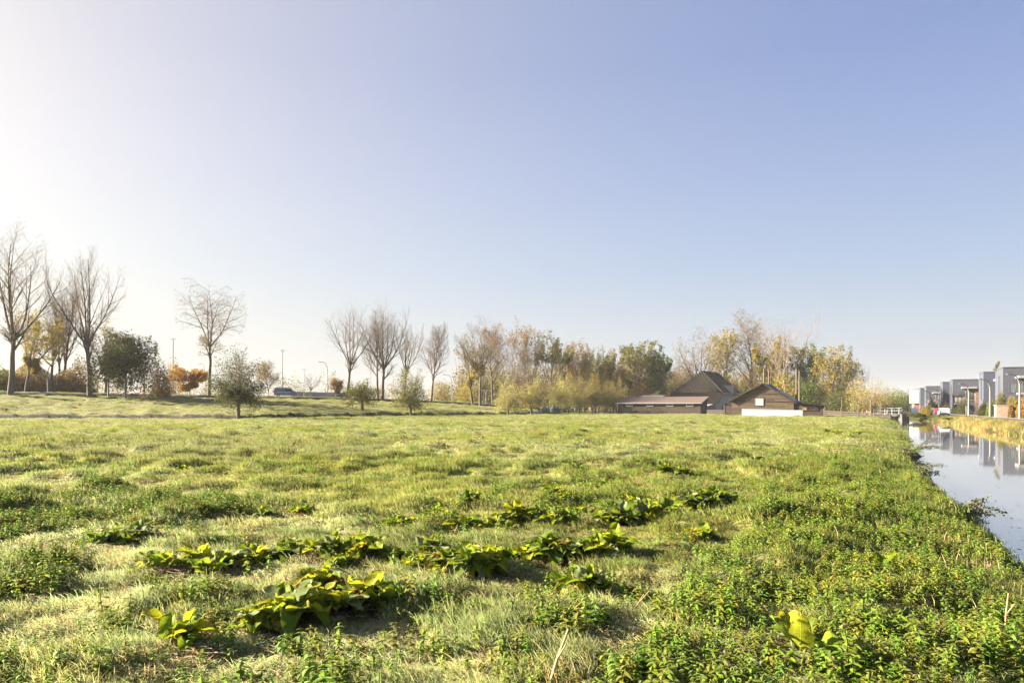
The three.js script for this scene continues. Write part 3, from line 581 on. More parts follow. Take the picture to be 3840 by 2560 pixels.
function growSkeleton(kind, h, rng, detail = 4) {
  const K = KINDS[kind], out = [];
  const grow = (p, dir, len, r, level) => {
    const n = [9, 7, 4, 2, 1][level], pts = [V3().copy(p)], rad = [r], q = V3().copy(dir), end = level === 0 && K.fork ? .62 : .22;
    for (let k = 1; k <= n; k++) {
      q.add(V3((rng() - .5) * 2 * K.wob[Math.min(level, 3)], (rng() - .5) * K.wob[Math.min(level, 3)] + K.up[Math.min(level, 3)], (rng() - .5) * 2 * K.wob[Math.min(level, 3)])).normalize();
      pts.push(V3().copy(pts[k - 1]).addScaledVector(q, len / n)); rad.push(r * lerp(1, end, k / n));
    }
    out.push({ pts, rad, level });
    if (level >= detail) return;
    const point = (t) => { const f = t * n, i = Math.min(n - 1, f | 0); return [V3().lerpVectors(pts[i], pts[i + 1], f - i), lerp(rad[i], rad[i + 1], f - i), V3().subVectors(pts[i + 1], pts[i]).normalize()]; };
    const shoot = (t, ang, az, l, rr) => { const [o, , dd] = point(t), a = V3(dd.y, -dd.x, .3).cross(dd).normalize(), b = V3().crossVectors(dd, a), v = V3().copy(dd).multiplyScalar(Math.cos(ang)).addScaledVector(a, Math.sin(ang) * Math.cos(az)).addScaledVector(b, Math.sin(ang) * Math.sin(az)); grow(o, v, l, rr, level + 1); };
    let az = rng() * 6.3;
    if (level === 0 && K.fork) for (let k = 0; k < K.fork; k++) { az += 6.283 / K.fork + (rng() - .5) * .6; const len1 = (h - len) * (.85 + .35 * rng()); shoot(K.fork > 9 ? .5 + .5 * rng() : .94 + .06 * rng(), K.forkAng * (k === 0 && K.fork < 9 ? .35 : .5 + .8 * rng()), az, len1, rad[n] * (K.fork > 9 ? .42 : .72)); }
    const N = Math.round(K.n[level] * (level ? .75 + .5 * rng() : 1));
    for (let k = 0; k < N; k++) {
      const t = lerp(K.t0[level], 1, (k + .3 + .5 * rng()) / N), [, rr] = point(t), short = level === 0 ? lerp(1, .5, Math.pow(t, 1.6)) : 1.1 - .55 * t;
      az += 2.4 + (rng() - .5); shoot(t, K.ang[level] * (.7 + .6 * rng()) * (level === 0 ? 1.15 - .45 * t : 1), az, len * K.len[level] * short * (.7 + .5 * rng()), Math.max(rr * .62, .006));
    }
  };
  grow(V3(0, -.3, 0), V3((rng() - .5) * .1, 1, (rng() - .5) * .1).normalize(), h * K.trunk, h * K.r, 0);
  return out;
}
function fit(skel, h, w) {                                       // stretch a skeleton to the measured height and crown width
  let ty = 0, xs = []; for (const b of skel) for (const p of b.pts) { ty = Math.max(ty, p.y); xs.push(Math.abs(p.x), Math.abs(p.z)); }
  xs.sort((a, b) => a - b); const q = xs[Math.floor(xs.length * .965)], ky = h / ty, kx = w / 2 / q;
  for (const b of skel) for (const p of b.pts) { p.x *= kx; p.z *= kx; p.y *= ky; const r = Math.hypot(p.x, p.z), lim = w * .52; if (r > lim) { const k = (lim + (r - lim) * .25) / r; p.x *= k; p.z *= k; } }
  return skel;
}
const PAL = {
  olive: [[.15, .15, .035], [.19, .17, .038], [.11, .115, .03]], yellow: [[.34, .26, .035], [.25, .22, .04], [.16, .16, .03]], orange: [[.42, .21, .03], [.36, .24, .035], [.3, .15, .03]],
  green: [[.11, .16, .03], [.15, .18, .035], [.08, .12, .025]], brown: [[.24, .165, .065], [.2, .155, .055], [.16, .14, .05]], rust: [[.27, .15, .05], [.22, .16, .055], [.15, .13, .045]], willow: [[.36, .33, .095], [.27, .26, .07], [.42, .34, .12]], dark: [[.075, .085, .028], [.1, .1, .03], [.06, .07, .024]],
  autumn: [[.30, .22, .045], [.2, .19, .04], [.13, .15, .035]],
};
const pick = (rng, list, weights) => list[Math.min(list.length - 1, Math.floor(rng() * rng() * list.length * 1.3))];
function tree(name, pos, h, w, o) {
  const rng = rngOf(o.seed), g = thing(name, pos); tag(g, o.label, o.category ?? 'tree', o.group);
  const sk = fit(growSkeleton(o.kind, h, rng, o.detail ?? 4), h, w), trunk = new Mesher(), twigs = new Mesher(), thin = o.twig ?? 1;
  for (const b of sk) { if (b.level < 2) trunk.tube(b.pts, b.rad, b.level ? 5 : 9); else twigs.tube(b.pts, b.rad.map((r) => Math.max(r * (b.level > 2 ? .8 : 1), .009 * thin)), b.level === 2 ? 4 : 3); }
  if (o.lean) for (const m of [trunk, twigs]) for (let i = 0; i < m.p.length; i += 3) m.p[i] += o.lean * m.p[i + 1];
  part('trunk', trunk.build(), o.pale ? barkPale : barkMat, g);
  const leaves = o.leaves ?? 0;
  if (!leaves) { part('crown', twigs.build(), o.pale ? twigPale : twigMat, g); return g; }
  part('branches', twigs.build(), o.pale ? twigPale : twigMat, g);
  const f = new Mesher(), pal = PAL[o.palette ?? 'olive'], src = sk.filter((b) => b.level >= (o.leafLevel ?? 2));
  for (let k = 0; k < leaves; k++) {
    const b = src[Math.floor(rng() * src.length)], t = .2 + .8 * rng(), i = Math.min(b.pts.length - 2, Math.floor(t * (b.pts.length - 1))), p = V3().lerpVectors(b.pts[i], b.pts[i + 1], rng()); if (o.lean) p.x += o.lean * p.y;
    if (o.band && (p.y < o.band[0] * h || p.y > o.band[1] * h)) continue;
    p.add(V3((rng() - .5) * .9, (rng() - .5) * .7 - (o.hang ? rng() * o.hang : 0), (rng() - .5) * .9).multiplyScalar(o.spread ?? 1)); f.leaf(p, o.leaf ?? .3, rng, pick(rng, pal).map((v) => v * (.75 + .5 * rng())), .3);
  }
  part('crown', f.build(), foliageMat, g); return g;
}
// pollard willow: stout trunk, swollen head and a burst of leafy rods filling an egg-shaped crown
function pollard(pos, h, w, o) {
  const rng = rngOf(o.seed), g = thing(o.name ?? 'pollard_willow', pos); tag(g, o.label, 'tree', o.group);
  const th = o.trunk ?? h * .24, m = new Mesher(), rods = new Mesher(), f = new Mesher(), pal = PAL[o.palette ?? 'willow'], r = o.radius ?? .28, lx = (o.lean ?? 0) * th;
  w *= 1.2; const low = o.low ?? h * .05, cy = lerp(low, h, o.belly ?? .42), ru = h - cy, rd = cy - low, lump = createNoise2D(rngOf(o.seed + 5));
  const shell = (a, e) => { const k = 1 + .3 * lump(Math.cos(a) * 1.7 + e, Math.sin(a) * 1.7) + .1 * lump(a * 2, e * 4); const ce = e < 0 ? Math.pow(Math.cos(e), .6) : Math.cos(e); return V3(ce * Math.cos(a) * w / 2 * k + lx, cy + Math.sin(e) * (e > 0 ? ru : rd) * k, ce * Math.sin(a) * w / 2 * k); };
  m.tube([V3(0, -.3, 0), V3(lx * .3, th * .3, 0), V3(lx * .7, th * .7, .04), V3(lx, th, 0), V3(lx, th * 1.12, 0)], [r * 1.25, r, r * .95, r * 1.35, r * .5], 9);
  for (let k = 0; k < (o.rods ?? 100); k++) {
    const a = rng() * 6.283, e = Math.asin(lerp(-.85, 1, rng())), tip = shell(a, e).lerp(V3(lx, th, 0), .12 * rng()), st = V3(lx + Math.cos(a) * r * .7, th + (rng() - .4) * r, Math.sin(a) * r * .7), pts = [];
    for (let s = 0; s <= 6; s++) { const t = s / 6, p = V3().lerpVectors(st, tip, t); p.y += Math.sin(Math.PI * t) * st.distanceTo(tip) * (e < .3 ? .22 : .05); p.x += Math.sin(t * 5 + k) * .08; pts.push(p); }
    rods.tube(pts, pts.map((_, i) => lerp(.035, .009, i / 6) * (o.rodSize ?? 1)), 3);
    for (let q = 0; q < 4; q++) { const i = 1 + Math.floor(rng() * 5), e2 = V3().copy(pts[i]).add(V3((rng() - .5) * w * .22, (rng() - .25) * h * .14, (rng() - .5) * w * .22)); rods.tube([pts[i], e2], [.014, .008], 3); }
    for (let q = 0; q < (o.leaves ?? 0); q++) { const t = Math.pow(rng(), .6) * 6, i = Math.min(5, t | 0), p = V3().lerpVectors(pts[i], pts[i + 1], t - i).add(V3((rng() - .5) * w * .13, (rng() - .5) * w * .13, (rng() - .5) * w * .13)); f.leaf(p, o.leaf ?? .2, rng, pick(rng, pal).map((v) => v * (.7 + .6 * rng()))); }
  }
  part('trunk', m.build(), o.pale ? barkPale : barkMat, g); part('branches', rods.build(), o.pale ? twigPale : twigMat, g); if (f.size) part('crown', f.build(), foliageMat, g);
  return g;
}
// shrub: many stems from the ground inside a lumpy outline, leaf sprays through its volume
function shrub(name, pos, h, w, o) {
  const rng = rngOf(o.seed), g = thing(name, pos, o.turn ?? 0); tag(g, o.label, o.category ?? 'shrub', o.group);
  const m = new Mesher(), f = new Mesher(), pal = PAL[o.palette ?? 'green'], deep = o.deep ?? w;
  const bumps = Array.from({ length: 7 }, () => [rng() * 6.3, rng() * 2 - .4, .7 + .45 * rng()]);
  const out = (a, e) => { let k = .8; for (const [ba, be, s] of bumps) { const c = Math.cos(a - ba) * Math.cos(e - be); if (c > .55) k = Math.max(k, lerp(.8, s * 1.12, (c - .55) / .45)); } return k; };
  for (let k = 0; k < (o.stems ?? 26); k++) { const a = rng() * 6.3, e = lerp(.15, 1.5, rng()), k2 = out(a, e), tip = V3(Math.cos(a) * Math.cos(e) * w / 2, Math.sin(e) * h, Math.sin(a) * Math.cos(e) * deep / 2).multiplyScalar(k2); m.tube([V3(tip.x * .15, -.1, tip.z * .15), V3(tip.x * .5, tip.y * .55, tip.z * .5), tip], [.04, .025, .008].map((v) => v * (o.stem ?? 1)), 3); }
  for (let k = 0; k < (o.leaves ?? 2500); k++) { const a = rng() * 6.3, e = Math.asin(rng()), r = Math.pow(rng(), .45) * out(a, e); f.leaf(V3(Math.cos(a) * Math.cos(e) * w / 2 * r, Math.sin(e) * h * r + .08, Math.sin(a) * Math.cos(e) * deep / 2 * r), o.leaf ?? .22, rng, pick(rng, pal).map((v) => v * (.7 + .6 * rng())), .3); }
  part('stems', m.build(), o.pale ? twigPale : twigMat, g); part('foliage', f.build(), foliageMat, g); return g;
}
const span = (top, base, d) => (base - top) / F * d, wide = (a, b, d) => (b - a) / F * d;
const foot = (px, d) => { const x = xAt(px, d); return onLand(x, d, -.05); };
// height of a tree standing at px, d whose top shows at row py
const tallTo = (px, d, py) => yAt(py, d) - land(xAt(px, d), d);
const DK = 'trees along the dike road';
const dt = (px, d, topY, a, b, o) => { const p = foot(px, d); tree(o.name ?? 'bare_tree', p, tallTo(px, d, topY), wide(a, b, d), { group: DK, ...o }); };
dt(36, 122, 800, -170, 190, { kind: 'vase', seed: 1001, label: 'huge bare tree cut off by the edge nearest the sun', twig: 1.1 });
dt(95, 130, 1140, 10, 215, { kind: 'round', seed: 1002, leaves: 7200, leaf: .32, palette: 'autumn', name: 'leafy_tree', label: 'leafy yellow-green tree behind the huge bare tree', detail: 3 });
dt(190, 138, 1050, 105, 265, { kind: 'poplar', seed: 1003, label: 'slender bare tree between the huge tree and the twin-trunked one', detail: 3 });
dt(232, 142, 1035, 195, 290, { kind: 'poplar', seed: 1004, label: 'narrow bare tree, leaning, just behind the tall forked tree', lean: .05, detail: 3 });
dt(222, 144, 1090, 180, 260, { kind: 'poplar', seed: 1043, label: 'second thin trunk beside the narrow leaning tree', lean: -.03, detail: 3 });
dt(335, 133, 905, 195, 445, { kind: 'vase', seed: 1005, label: 'tall bare tree forking high above the dark weeping willow', twig: 1.1 });
dt(395, 142, 1195, 340, 445, { kind: 'round', seed: 1006, leaves: 5200, palette: 'autumn', name: 'leafy_tree', label: 'thin yellowing tree behind the dark weeping willow', detail: 3 });
dt(470, 131, 1235, 375, 575, { kind: 'weeping', seed: 1007, leaves: 13000, leaf: .4, palette: 'dark', leafLevel: 2, hang: 5, name: 'weeping_willow', label: 'dark dense weeping willow beside the street lamp', detail: 3 });
dt(540, 150, 1235, 480, 600, { kind: 'vase', seed: 1041, label: 'faint bare tree showing behind the dark weeping willow', detail: 3 });
shrub('autumn_bush', foot(592, 138), tallTo(592, 138, 1330), wide(525, 645, 138), { seed: 1008, palette: 'brown', leaves: 4200, leaf: .32, label: 'brown-green bush at the end of the willow group', group: 'bushes on the dike' });
shrub('autumn_bush', foot(640, 150), tallTo(640, 150, 1300) * .8, wide(590, 690, 150), { seed: 1038, palette: 'rust', leaves: 1500, leaf: .28, label: 'thin rusty bush between the brown bush and the orange tree', group: 'bushes on the dike' });
for (const [px, d, t, a, b, pal, label] of [[120, 140, 1345, 20, 230, 'brown', 'brown undergrowth below the huge bare tree'], [270, 143, 1355, 170, 370, 'brown', 'brown undergrowth below the tall forked tree'], [10, 138, 1370, -110, 90, 'olive', 'olive undergrowth at the edge behind the huge trunk']]) shrub('undergrowth', foot(px, d), tallTo(px, d, t), wide(a, b, d), { seed: 1020 + px, palette: pal, leaves: 8000, leaf: .36, stems: 50, label, category: 'bush', group: 'bushes on the dike' });
tree('orange_tree', foot(712, 158), tallTo(712, 158, 1368), wide(648, 778, 158), { kind: 'round', seed: 1009, leaves: 10400, leaf: .34, palette: 'orange', label: 'small round tree in full orange leaf', group: DK, detail: 3 });
dt(783, 151, 1055, 672, 915, { kind: 'droop', seed: 1010, leaves: 1400, leaf: .25, palette: 'brown', hang: .8, name: 'birch_tree', label: 'tall tree with drooping twigs behind the nearest pollard willow', twig: .9 });
dt(1010, 190, 1350, 960, 1050, { kind: 'poplar', seed: 1011, leaves: 1400, leaf: .35, palette: 'brown', label: 'thin sparse tree behind the van', detail: 3 });
dt(1162, 172, 1395, 1130, 1205, { kind: 'vase', seed: 1012, label: 'little bare roadside tree ahead of the van', detail: 3 });
dt(1262, 172, 1415, 1240, 1285, { kind: 'round', seed: 1013, leaves: 3000, leaf: .3, palette: 'rust', name: 'autumn_tree', label: 'small rust-coloured tree behind the dark car', detail: 3 });
dt(1304, 170, 1125, 1140, 1345, { kind: 'vase', seed: 1014, label: 'bare tree spreading wide above the dark car', lean: -.035, twig: .9 });
dt(1417, 172, 1150, 1322, 1450, { kind: 'poplar', seed: 1015, label: 'slimmer trunk of the close pair of tall bare trees', lean: -.015, twig: .9 });
dt(1434, 170, 1098, 1330, 1530, { kind: 'vase', seed: 1016, label: 'tallest domed bare tree of the close pair', twig: .9 });
dt(1517, 178, 1200, 1455, 1580, { kind: 'vase', seed: 1017, label: 'bare tree directly behind the third pollard willow', twig: .9 });
dt(1617, 184, 1198, 1550, 1668, { kind: 'poplar', seed: 1018, label: 'lone slim bare tree left of the yellow-leaved pair', twig: .9 });
const W1 = 'pollard willows along the ditch';
pollard(foot(893, 93), tallTo(893, 93, 1300), wide(795, 975, 93), { seed: 1101, trunk: 2.6, rods: 150, leaves: 64, leaf: .2, palette: 'dark', radius: .24, label: 'nearest and largest pollard willow, dark leafy, standing at the ditch', group: W1 });
pollard(foot(1358, 127), tallTo(1358, 127, 1420), wide(1298, 1418, 127), { seed: 1102, trunk: 2.2, rods: 100, leaves: 66, leaf: .22, rodSize: .6, palette: 'olive', radius: .26, label: 'squat pollard willow before the tall bare pair', group: W1 });
pollard(foot(1543, 130), tallTo(1543, 130, 1375), wide(1485, 1598, 130), { seed: 1103, trunk: 3, rods: 100, leaves: 66, leaf: .22, rodSize: .6, palette: 'olive', radius: .25, lean: -.12, label: 'taller pollard willow with a leaning trunk, beside a short post', group: W1 });
pollard(foot(1905, 150), tallTo(1905, 150, 1412), wide(1848, 1952, 150), { seed: 1104, trunk: 2.6, rods: 100, leaves: 64, leaf: .21, rodSize: .6, palette: 'willow', radius: .26, label: 'golden-green pollard willow in front of the fan-shaped trees', group: W1 });
pollard(foot(1993, 152), tallTo(1993, 152, 1412), wide(1952, 2036, 152), { seed: 1105, trunk: 2.8, rods: 90, leaves: 64, leaf: .21, rodSize: .6, palette: 'willow', radius: .25, label: 'golden-green pollard willow where the rail fence starts', group: W1 });
const W2 = 'pollard willows behind the rail fence';
pollard(foot(2092, 172), tallTo(2092, 172, 1398), wide(2045, 2138, 172), { seed: 1106, trunk: 3, rods: 90, leaves: 64, leaf: .21, rodSize: .6, palette: 'willow', label: 'feathery willow nearest the start of the rail fence, behind it', group: W2, pale: 1 });
pollard(foot(2172, 174), tallTo(2172, 174, 1402), wide(2118, 2226, 174), { seed: 1107, trunk: 2, rods: 95, leaves: 64, leaf: .21, rodSize: .6, palette: 'willow', label: 'feathery willow halfway along the rail fence, behind it', group: W2, pale: 1 });
pollard(foot(2232, 178), tallTo(2232, 178, 1385), wide(2170, 2290, 178), { seed: 1108, trunk: 2, rods: 100, leaves: 64, leaf: .21, rodSize: .6, palette: 'autumn', label: 'tallest feathery willow behind the rail fence', group: W2, pale: 1 });
pollard(foot(2300, 180), tallTo(2300, 180, 1420), wide(2250, 2350, 180), { seed: 1109, trunk: 2, rods: 90, leaves: 64, leaf: .21, rodSize: .6, palette: 'willow', label: 'feathery willow behind the corner of the long shed', group: W2 });
// the wood behind
const WD = 'trees of the wood behind the farm';
const wt = (px, d, topY, a, b, o) => { const p = foot(px, d); tree(o.name ?? 'wood_tree', p, tallTo(px, d, topY), wide(a, b, d), { group: WD, detail: 4, twig: 1.2, ...o }); };
wt(1801, 186, 1180, 1690, 1870, { kind: 'vase', seed: 1201, leaves: 2200, leaf: 0.46, palette: 'yellow', band: [.15, .62], lean: -.05, detail: 4, label: 'leaning tree with a yellow-leaved middle, tallest at the wood edge' });
wt(1773, 190, 1235, 1700, 1815, { kind: 'vase', seed: 1202, leaves: 700, leaf: 0.41, palette: 'yellow', lean: -.06, label: 'thin leaning tree beside the yellow-leaved one' });
wt(1848, 205, 1215, 1790, 1900, { kind: 'poplar', seed: 1203, leaves: 1500, leaf: 0.41, palette: 'brown', label: 'straight bare tree between the yellow-leaved tree and the fan-shaped tree' });
wt(1925, 196, 1190, 1818, 1990, { kind: 'fanned', seed: 1204, leaves: 3000, leaf: 0.41, palette: 'rust', band: [.7, 1], detail: 4, label: 'broad fan-shaped tree of many stems, its rim rusty' });
wt(1985, 198, 1205, 1930, 2045, { kind: 'fanned', seed: 1205, leaves: 2400, leaf: 0.41, palette: 'brown', band: [.5, 1], detail: 4, label: 'narrower fan-shaped tree with bare grey twigs' });
wt(2065, 205, 1237, 2000, 2140, { detail: 3, kind: 'round', seed: 1206, leaves: 10400, leaf: 0.46, palette: 'olive', band: [.6, 1], label: 'tree with a dense dark domed top' });
wt(2110, 215, 1275, 2060, 2170, { kind: 'vase', seed: 1207, leaves: 3200, palette: 'olive', label: 'thin-crowned tree behind the dark domed one' });
wt(2180, 212, 1262, 2120, 2240, { detail: 3, kind: 'fanned', seed: 1208, leaves: 5200, leaf: 0.46, palette: 'brown', label: 'brown-topped tree of upright stems' });
wt(2245, 216, 1285, 2190, 2310, { detail: 3, kind: 'fanned', seed: 1209, leaves: 5200, leaf: 0.46, palette: 'olive', label: 'olive tree of upright stems beside the brown-topped one' });
wt(2310, 222, 1310, 2260, 2380, { detail: 3, kind: 'fanned', seed: 1210, leaves: 5200, leaf: 0.46, palette: 'brown', label: 'lower brown tree before the crown behind the long shed' });
wt(2400, 200, 1270, 2335, 2480, { detail: 3, kind: 'round', seed: 1211, leaves: 10400, leaf: 0.49, palette: 'olive', label: 'full olive-green tree above the long shed roof' });
wt(2470, 204, 1290, 2410, 2540, { detail: 3, kind: 'round', seed: 1212, leaves: 9600, leaf: 0.49, palette: 'green', label: 'darker green tree between the long shed and the farmhouse roof' });
wt(2365, 230, 1300, 2300, 2430, { kind: 'vase', seed: 1213, leaves: 3000, palette: 'autumn', label: 'pale thin tree behind the full olive-green one' });
wt(2618, 208, 1212, 2520, 2700, { kind: 'round', seed: 1214, detail: 4, leaves: 1200, leaf: 0.38, palette: 'brown', label: 'great bare spreading tree over the farmhouse ridge' });
wt(2548, 216, 1330, 2500, 2610, { kind: 'fanned', seed: 1215, leaves: 3000, palette: 'brown', label: 'low brown tree left of the farmhouse roof tip' });
wt(2712, 212, 1222, 2655, 2782, { detail: 3, kind: 'round', seed: 1216, leaves: 7200, leaf: 0.46, palette: 'autumn', pale: 1, label: 'yellow-green tree beside the great bare one, above the farmhouse' });
wt(2818, 218, 1152, 2725, 2890, { kind: 'poplar', seed: 1217, leaves: 1000, leaf: 0.41, palette: 'rust', detail: 4, label: 'tall bare tree with rusty tips behind the farmhouse dormer' });
wt(2952, 188, 1152, 2870, 3075, { kind: 'vase', seed: 1218, detail: 4, pale: 1, label: 'tallest bare tree standing between the hay barrack poles' });
wt(2905, 200, 1255, 2850, 2990, { detail: 3, kind: 'round', seed: 1219, leaves: 10800, leaf: 0.49, palette: 'autumn', label: 'yellow-green tree around the foot of the tallest bare tree' });
wt(3030, 202, 1290, 2960, 3095, { detail: 3, kind: 'round', seed: 1220, leaves: 10800, leaf: 0.49, palette: 'green', label: 'green tree behind the hay barrack poles on the canal side' });
wt(3118, 176, 1288, 3058, 3190, { detail: 3, kind: 'round', seed: 1221, leaves: 4200, leaf: 0.43, palette: 'autumn', pale: 1, label: 'golden-brown tree with pale forked trunk beside the lean-to' });
wt(3160, 196, 1330, 3090, 3240, { detail: 3, kind: 'round', seed: 1222, leaves: 5200, leaf: 0.46, palette: 'olive', label: 'darker tree behind the golden-brown one' });
wt(3190, 206, 1350, 3140, 3260, { kind: 'vase', seed: 1240, label: 'fine bare twigs fringing the golden-brown tree on the canal side' });
for (const [px, d, t, a, b, pal, n, label] of [[1745, 215, 1440, 1690, 1800, 'yellow', 2200, 'yellow bush at the foot of the leaning trees'], [1660, 205, 1415, 1590, 1730, 'autumn', 3000, 'autumn bush beyond the dike road end'], [1980, 205, 1400, 1900, 2080, 'brown', 2600, 'brown thicket under the fan-shaped trees'], [2120, 208, 1400, 2040, 2200, 'olive', 2800, 'olive thicket behind the feathery willows'], [2270, 212, 1390, 2190, 2360, 'brown', 3000, 'brown thicket behind the tallest feathery willow'], [2400, 192, 1400, 2320, 2470, 'brown', 3800, 'brown thicket right behind the long shed'], [2490, 194, 1420, 2430, 2570, 'green', 3400, 'green thicket left of the farmhouse roof'], [2590, 222, 1380, 2520, 2680, 'brown', 3000, 'brown thicket behind the farmhouse ridge'], [2750, 216, 1340, 2680, 2830, 'olive', 4400, 'olive thicket behind the dormer'], [2835, 205, 1360, 2770, 2900, 'brown', 4200, 'brown thicket behind the barn ridge'], [2920, 180, 1400, 2860, 3000, 'yellow', 3800, 'yellow-leaved bush behind the barn roof'], [3030, 178, 1400, 2965, 3095, 'green', 4200, 'green bush behind the lean-to roof'], [3150, 168, 1440, 3080, 3230, 'dark', 4200, 'dark bush behind the tall fence posts'], [3215, 165, 1420, 3160, 3290, 'autumn', 3000, 'yellowish bush beside the spreading willow']]) shrub('thicket', foot(px, d), tallTo(px, d, t), wide(a, b, d), { seed: 1300 + px, palette: pal, leaves: n, leaf: .38, stems: 40, label, category: 'bush', group: 'bushes under the wood' });
pollard(foot(3268, 124), tallTo(3268, 124, 1392), wide(3185, 3345, 124), { seed: 1401, trunk: 1.2, rods: 150, leaves: 16, leaf: .2, palette: 'willow', radius: .45, label: 'spreading pollard willow with golden rods beside the white bridge rail', pale: 1 });
shrub('ivy_mound', foot(2455, 184), tallTo(2455, 184, 1455), wide(2420, 2525, 184), { seed: 1402, palette: 'autumn', leaves: 2200, leaf: .28, label: 'yellow-green bush showing over the long shed ridge', group: 'bushes under the wood' });
// garden and bank shrubs across the canal
const onR = (px, d) => { const x = xAt(px, d); return V3(x, Math.max(-.05, land(x, d)) - .02, -d); };
const GB = 'shrubs by the canal houses';
for (const [name, px, d, t, a, b, pal, n, label] of [
  ['conifer', 3755, 116, 1464, 3733, 3783, 'olive', 4200, 'olive conifer against the nearest grey house'], ['hedge', 3687, 128, 1506, 3668, 3706, 'dark', 3000, 'dark clipped hedge between the garage and the lamp post'], ['hedge', 3722, 124, 1506, 3700, 3745, 'green', 3000, 'green clipped hedge behind the brick wall'],
  ['garden_shrub', 3802, 112, 1484, 3770, 3828, 'autumn', 4000, 'yellow-green garden tree over the brick wall'], ['garden_shrub', 3840, 108, 1490, 3815, 3880, 'orange', 4000, 'orange-leaved hedge behind the nearest lamp post'], ['garden_shrub', 3793, 106, 1522, 3780, 3806, 'rust', 1800, 'rust-leaved shrub beside the brick wall end'],
  ['garden_shrub', 3612, 164, 1494, 3598, 3640, 'dark', 2600, 'dark tree below the canopied balcony'], ['garden_shrub', 3595, 168, 1520, 3570, 3625, 'dark', 2400, 'dark hedge under the slatted balcony'], ['garden_shrub', 3498, 210, 1502, 3478, 3530, 'dark', 2200, 'dark shrub behind the parked cars'], ['garden_shrub', 3545, 182, 1512, 3525, 3570, 'brown', 2200, 'brown shrub between two far grey houses'],
  ['bank_bush', 3472, 132, 1524, 3448, 3502, 'autumn', 2600, 'yellow-green bush on the far bank beside the far white car'], ['bank_bush', 3440, 128, 1548, 3424, 3486, 'dark', 2600, 'dark low bush hanging over the far bank'], ['bank_bush', 3562, 103, 1568, 3545, 3590, 'dark', 1600, 'dark tuft at the waterline of the far bank'],
  ['far_hedge', 3372, 250, 1462, 3325, 3412, 'green', 4500, 'dark green trees beyond the white bridge rail'], ['far_hedge', 3320, 230, 1475, 3270, 3372, 'olive', 4500, 'olive trees beyond the spreading willow'], ['far_hedge', 3404, 310, 1452, 3392, 3420, 'olive', 1200, 'small treetop over the farthest house'], ['far_hedge', 3440, 320, 1448, 3424, 3460, 'autumn', 1200, 'yellowish treetop behind the farthest houses']]) shrub(name, onR(px, d), yAt(t, d) + .05, wide(a, b, d), { seed: 1500 + px, palette: pal, leaves: n, leaf: d > 200 ? .4 : .2, label, category: 'shrub', group: GB });
// the depth of the wood behind the farm
{
  const f = new Mesher(), w = new Mesher(), rng = rngOf(1611);
  for (let k = 0; k < 150; k++) {
    const px = lerp(1720, 3260, (k + rng()) / 150), d = lerp(225, 300, rng()), x = xAt(px, d), r = lerp(3, 5, rng()), hgt = lerp(13, 21, rng()) * (px > 2560 ? .8 : 1) * (px > 3130 ? .6 : 1), pal = PAL[['brown', 'olive', 'dark', 'brown', 'olive'][k % 5]];
    for (let q = 0; q < 430; q++) { const a = rng() * 6.3, e = Math.asin(rng() * 1.9 - .9), rr = Math.pow(rng(), .45); f.leaf(V3(x + Math.cos(a) * Math.cos(e) * r * rr, hgt * .5 + Math.sin(e) * hgt * .5 * rr, -d + Math.sin(a) * Math.cos(e) * r * rr), .75, rng, pick(rng, pal).map((v) => v * (.7 + .6 * rng()))); }
    for (let q = 0; q < 14; q++) { const a = rng() * 6.3, t = rng(); w.tube([V3(x, 0, -d), V3(x + Math.cos(a) * r * .4, hgt * .5, -d + Math.sin(a) * r * .4), V3(x + Math.cos(a) * r * .9, hgt * (.75 + .4 * t), -d + Math.sin(a) * r * .9)], [.12, .07, .02], 3); }
  }
  const g = thing('wood_depth', V3(0, 0, 0)); tag(g, 'close-grown depth of the wood behind the farm', 'woods', null, 'stuff'); part('branches', w.build(), twigMat, g); part('foliage', f.build(), foliageMat, g);
}
// far-off woods
{
  const f = new Mesher(), rng = rngOf(1601);
  for (let k = 0; k < 260; k++) {
    const px = lerp(-400, 3450, rng()), d = lerp(330, 620, rng()), x = xAt(px, d), r = lerp(3.5, 7, rng()), hgt = lerp(13, 21, rng()) * (px > 1700 ? .7 : 1), base = px < 1900 ? 2 : 0, pal = PAL[['brown', 'olive', 'brown', 'olive', 'dark'][k % 5]];
    for (let q = 0; q < 300; q++) { const a = rng() * 6.3, e = Math.asin(rng() * 1.9 - .9), rr = Math.pow(rng(), .4); f.leaf(V3(x + Math.cos(a) * Math.cos(e) * r * rr, base + hgt * .5 + Math.sin(e) * hgt * .5 * rr, -d + Math.sin(a) * Math.cos(e) * r * rr), .7, rng, pick(rng, pal).map((v) => v * (.6 + .6 * rng()))); }
  }
  const m = top('far_woods', f.build(), foliageMat); tag(m, 'distant belt of trees on the horizon behind the dike', 'woods', null, 'stuff');
}
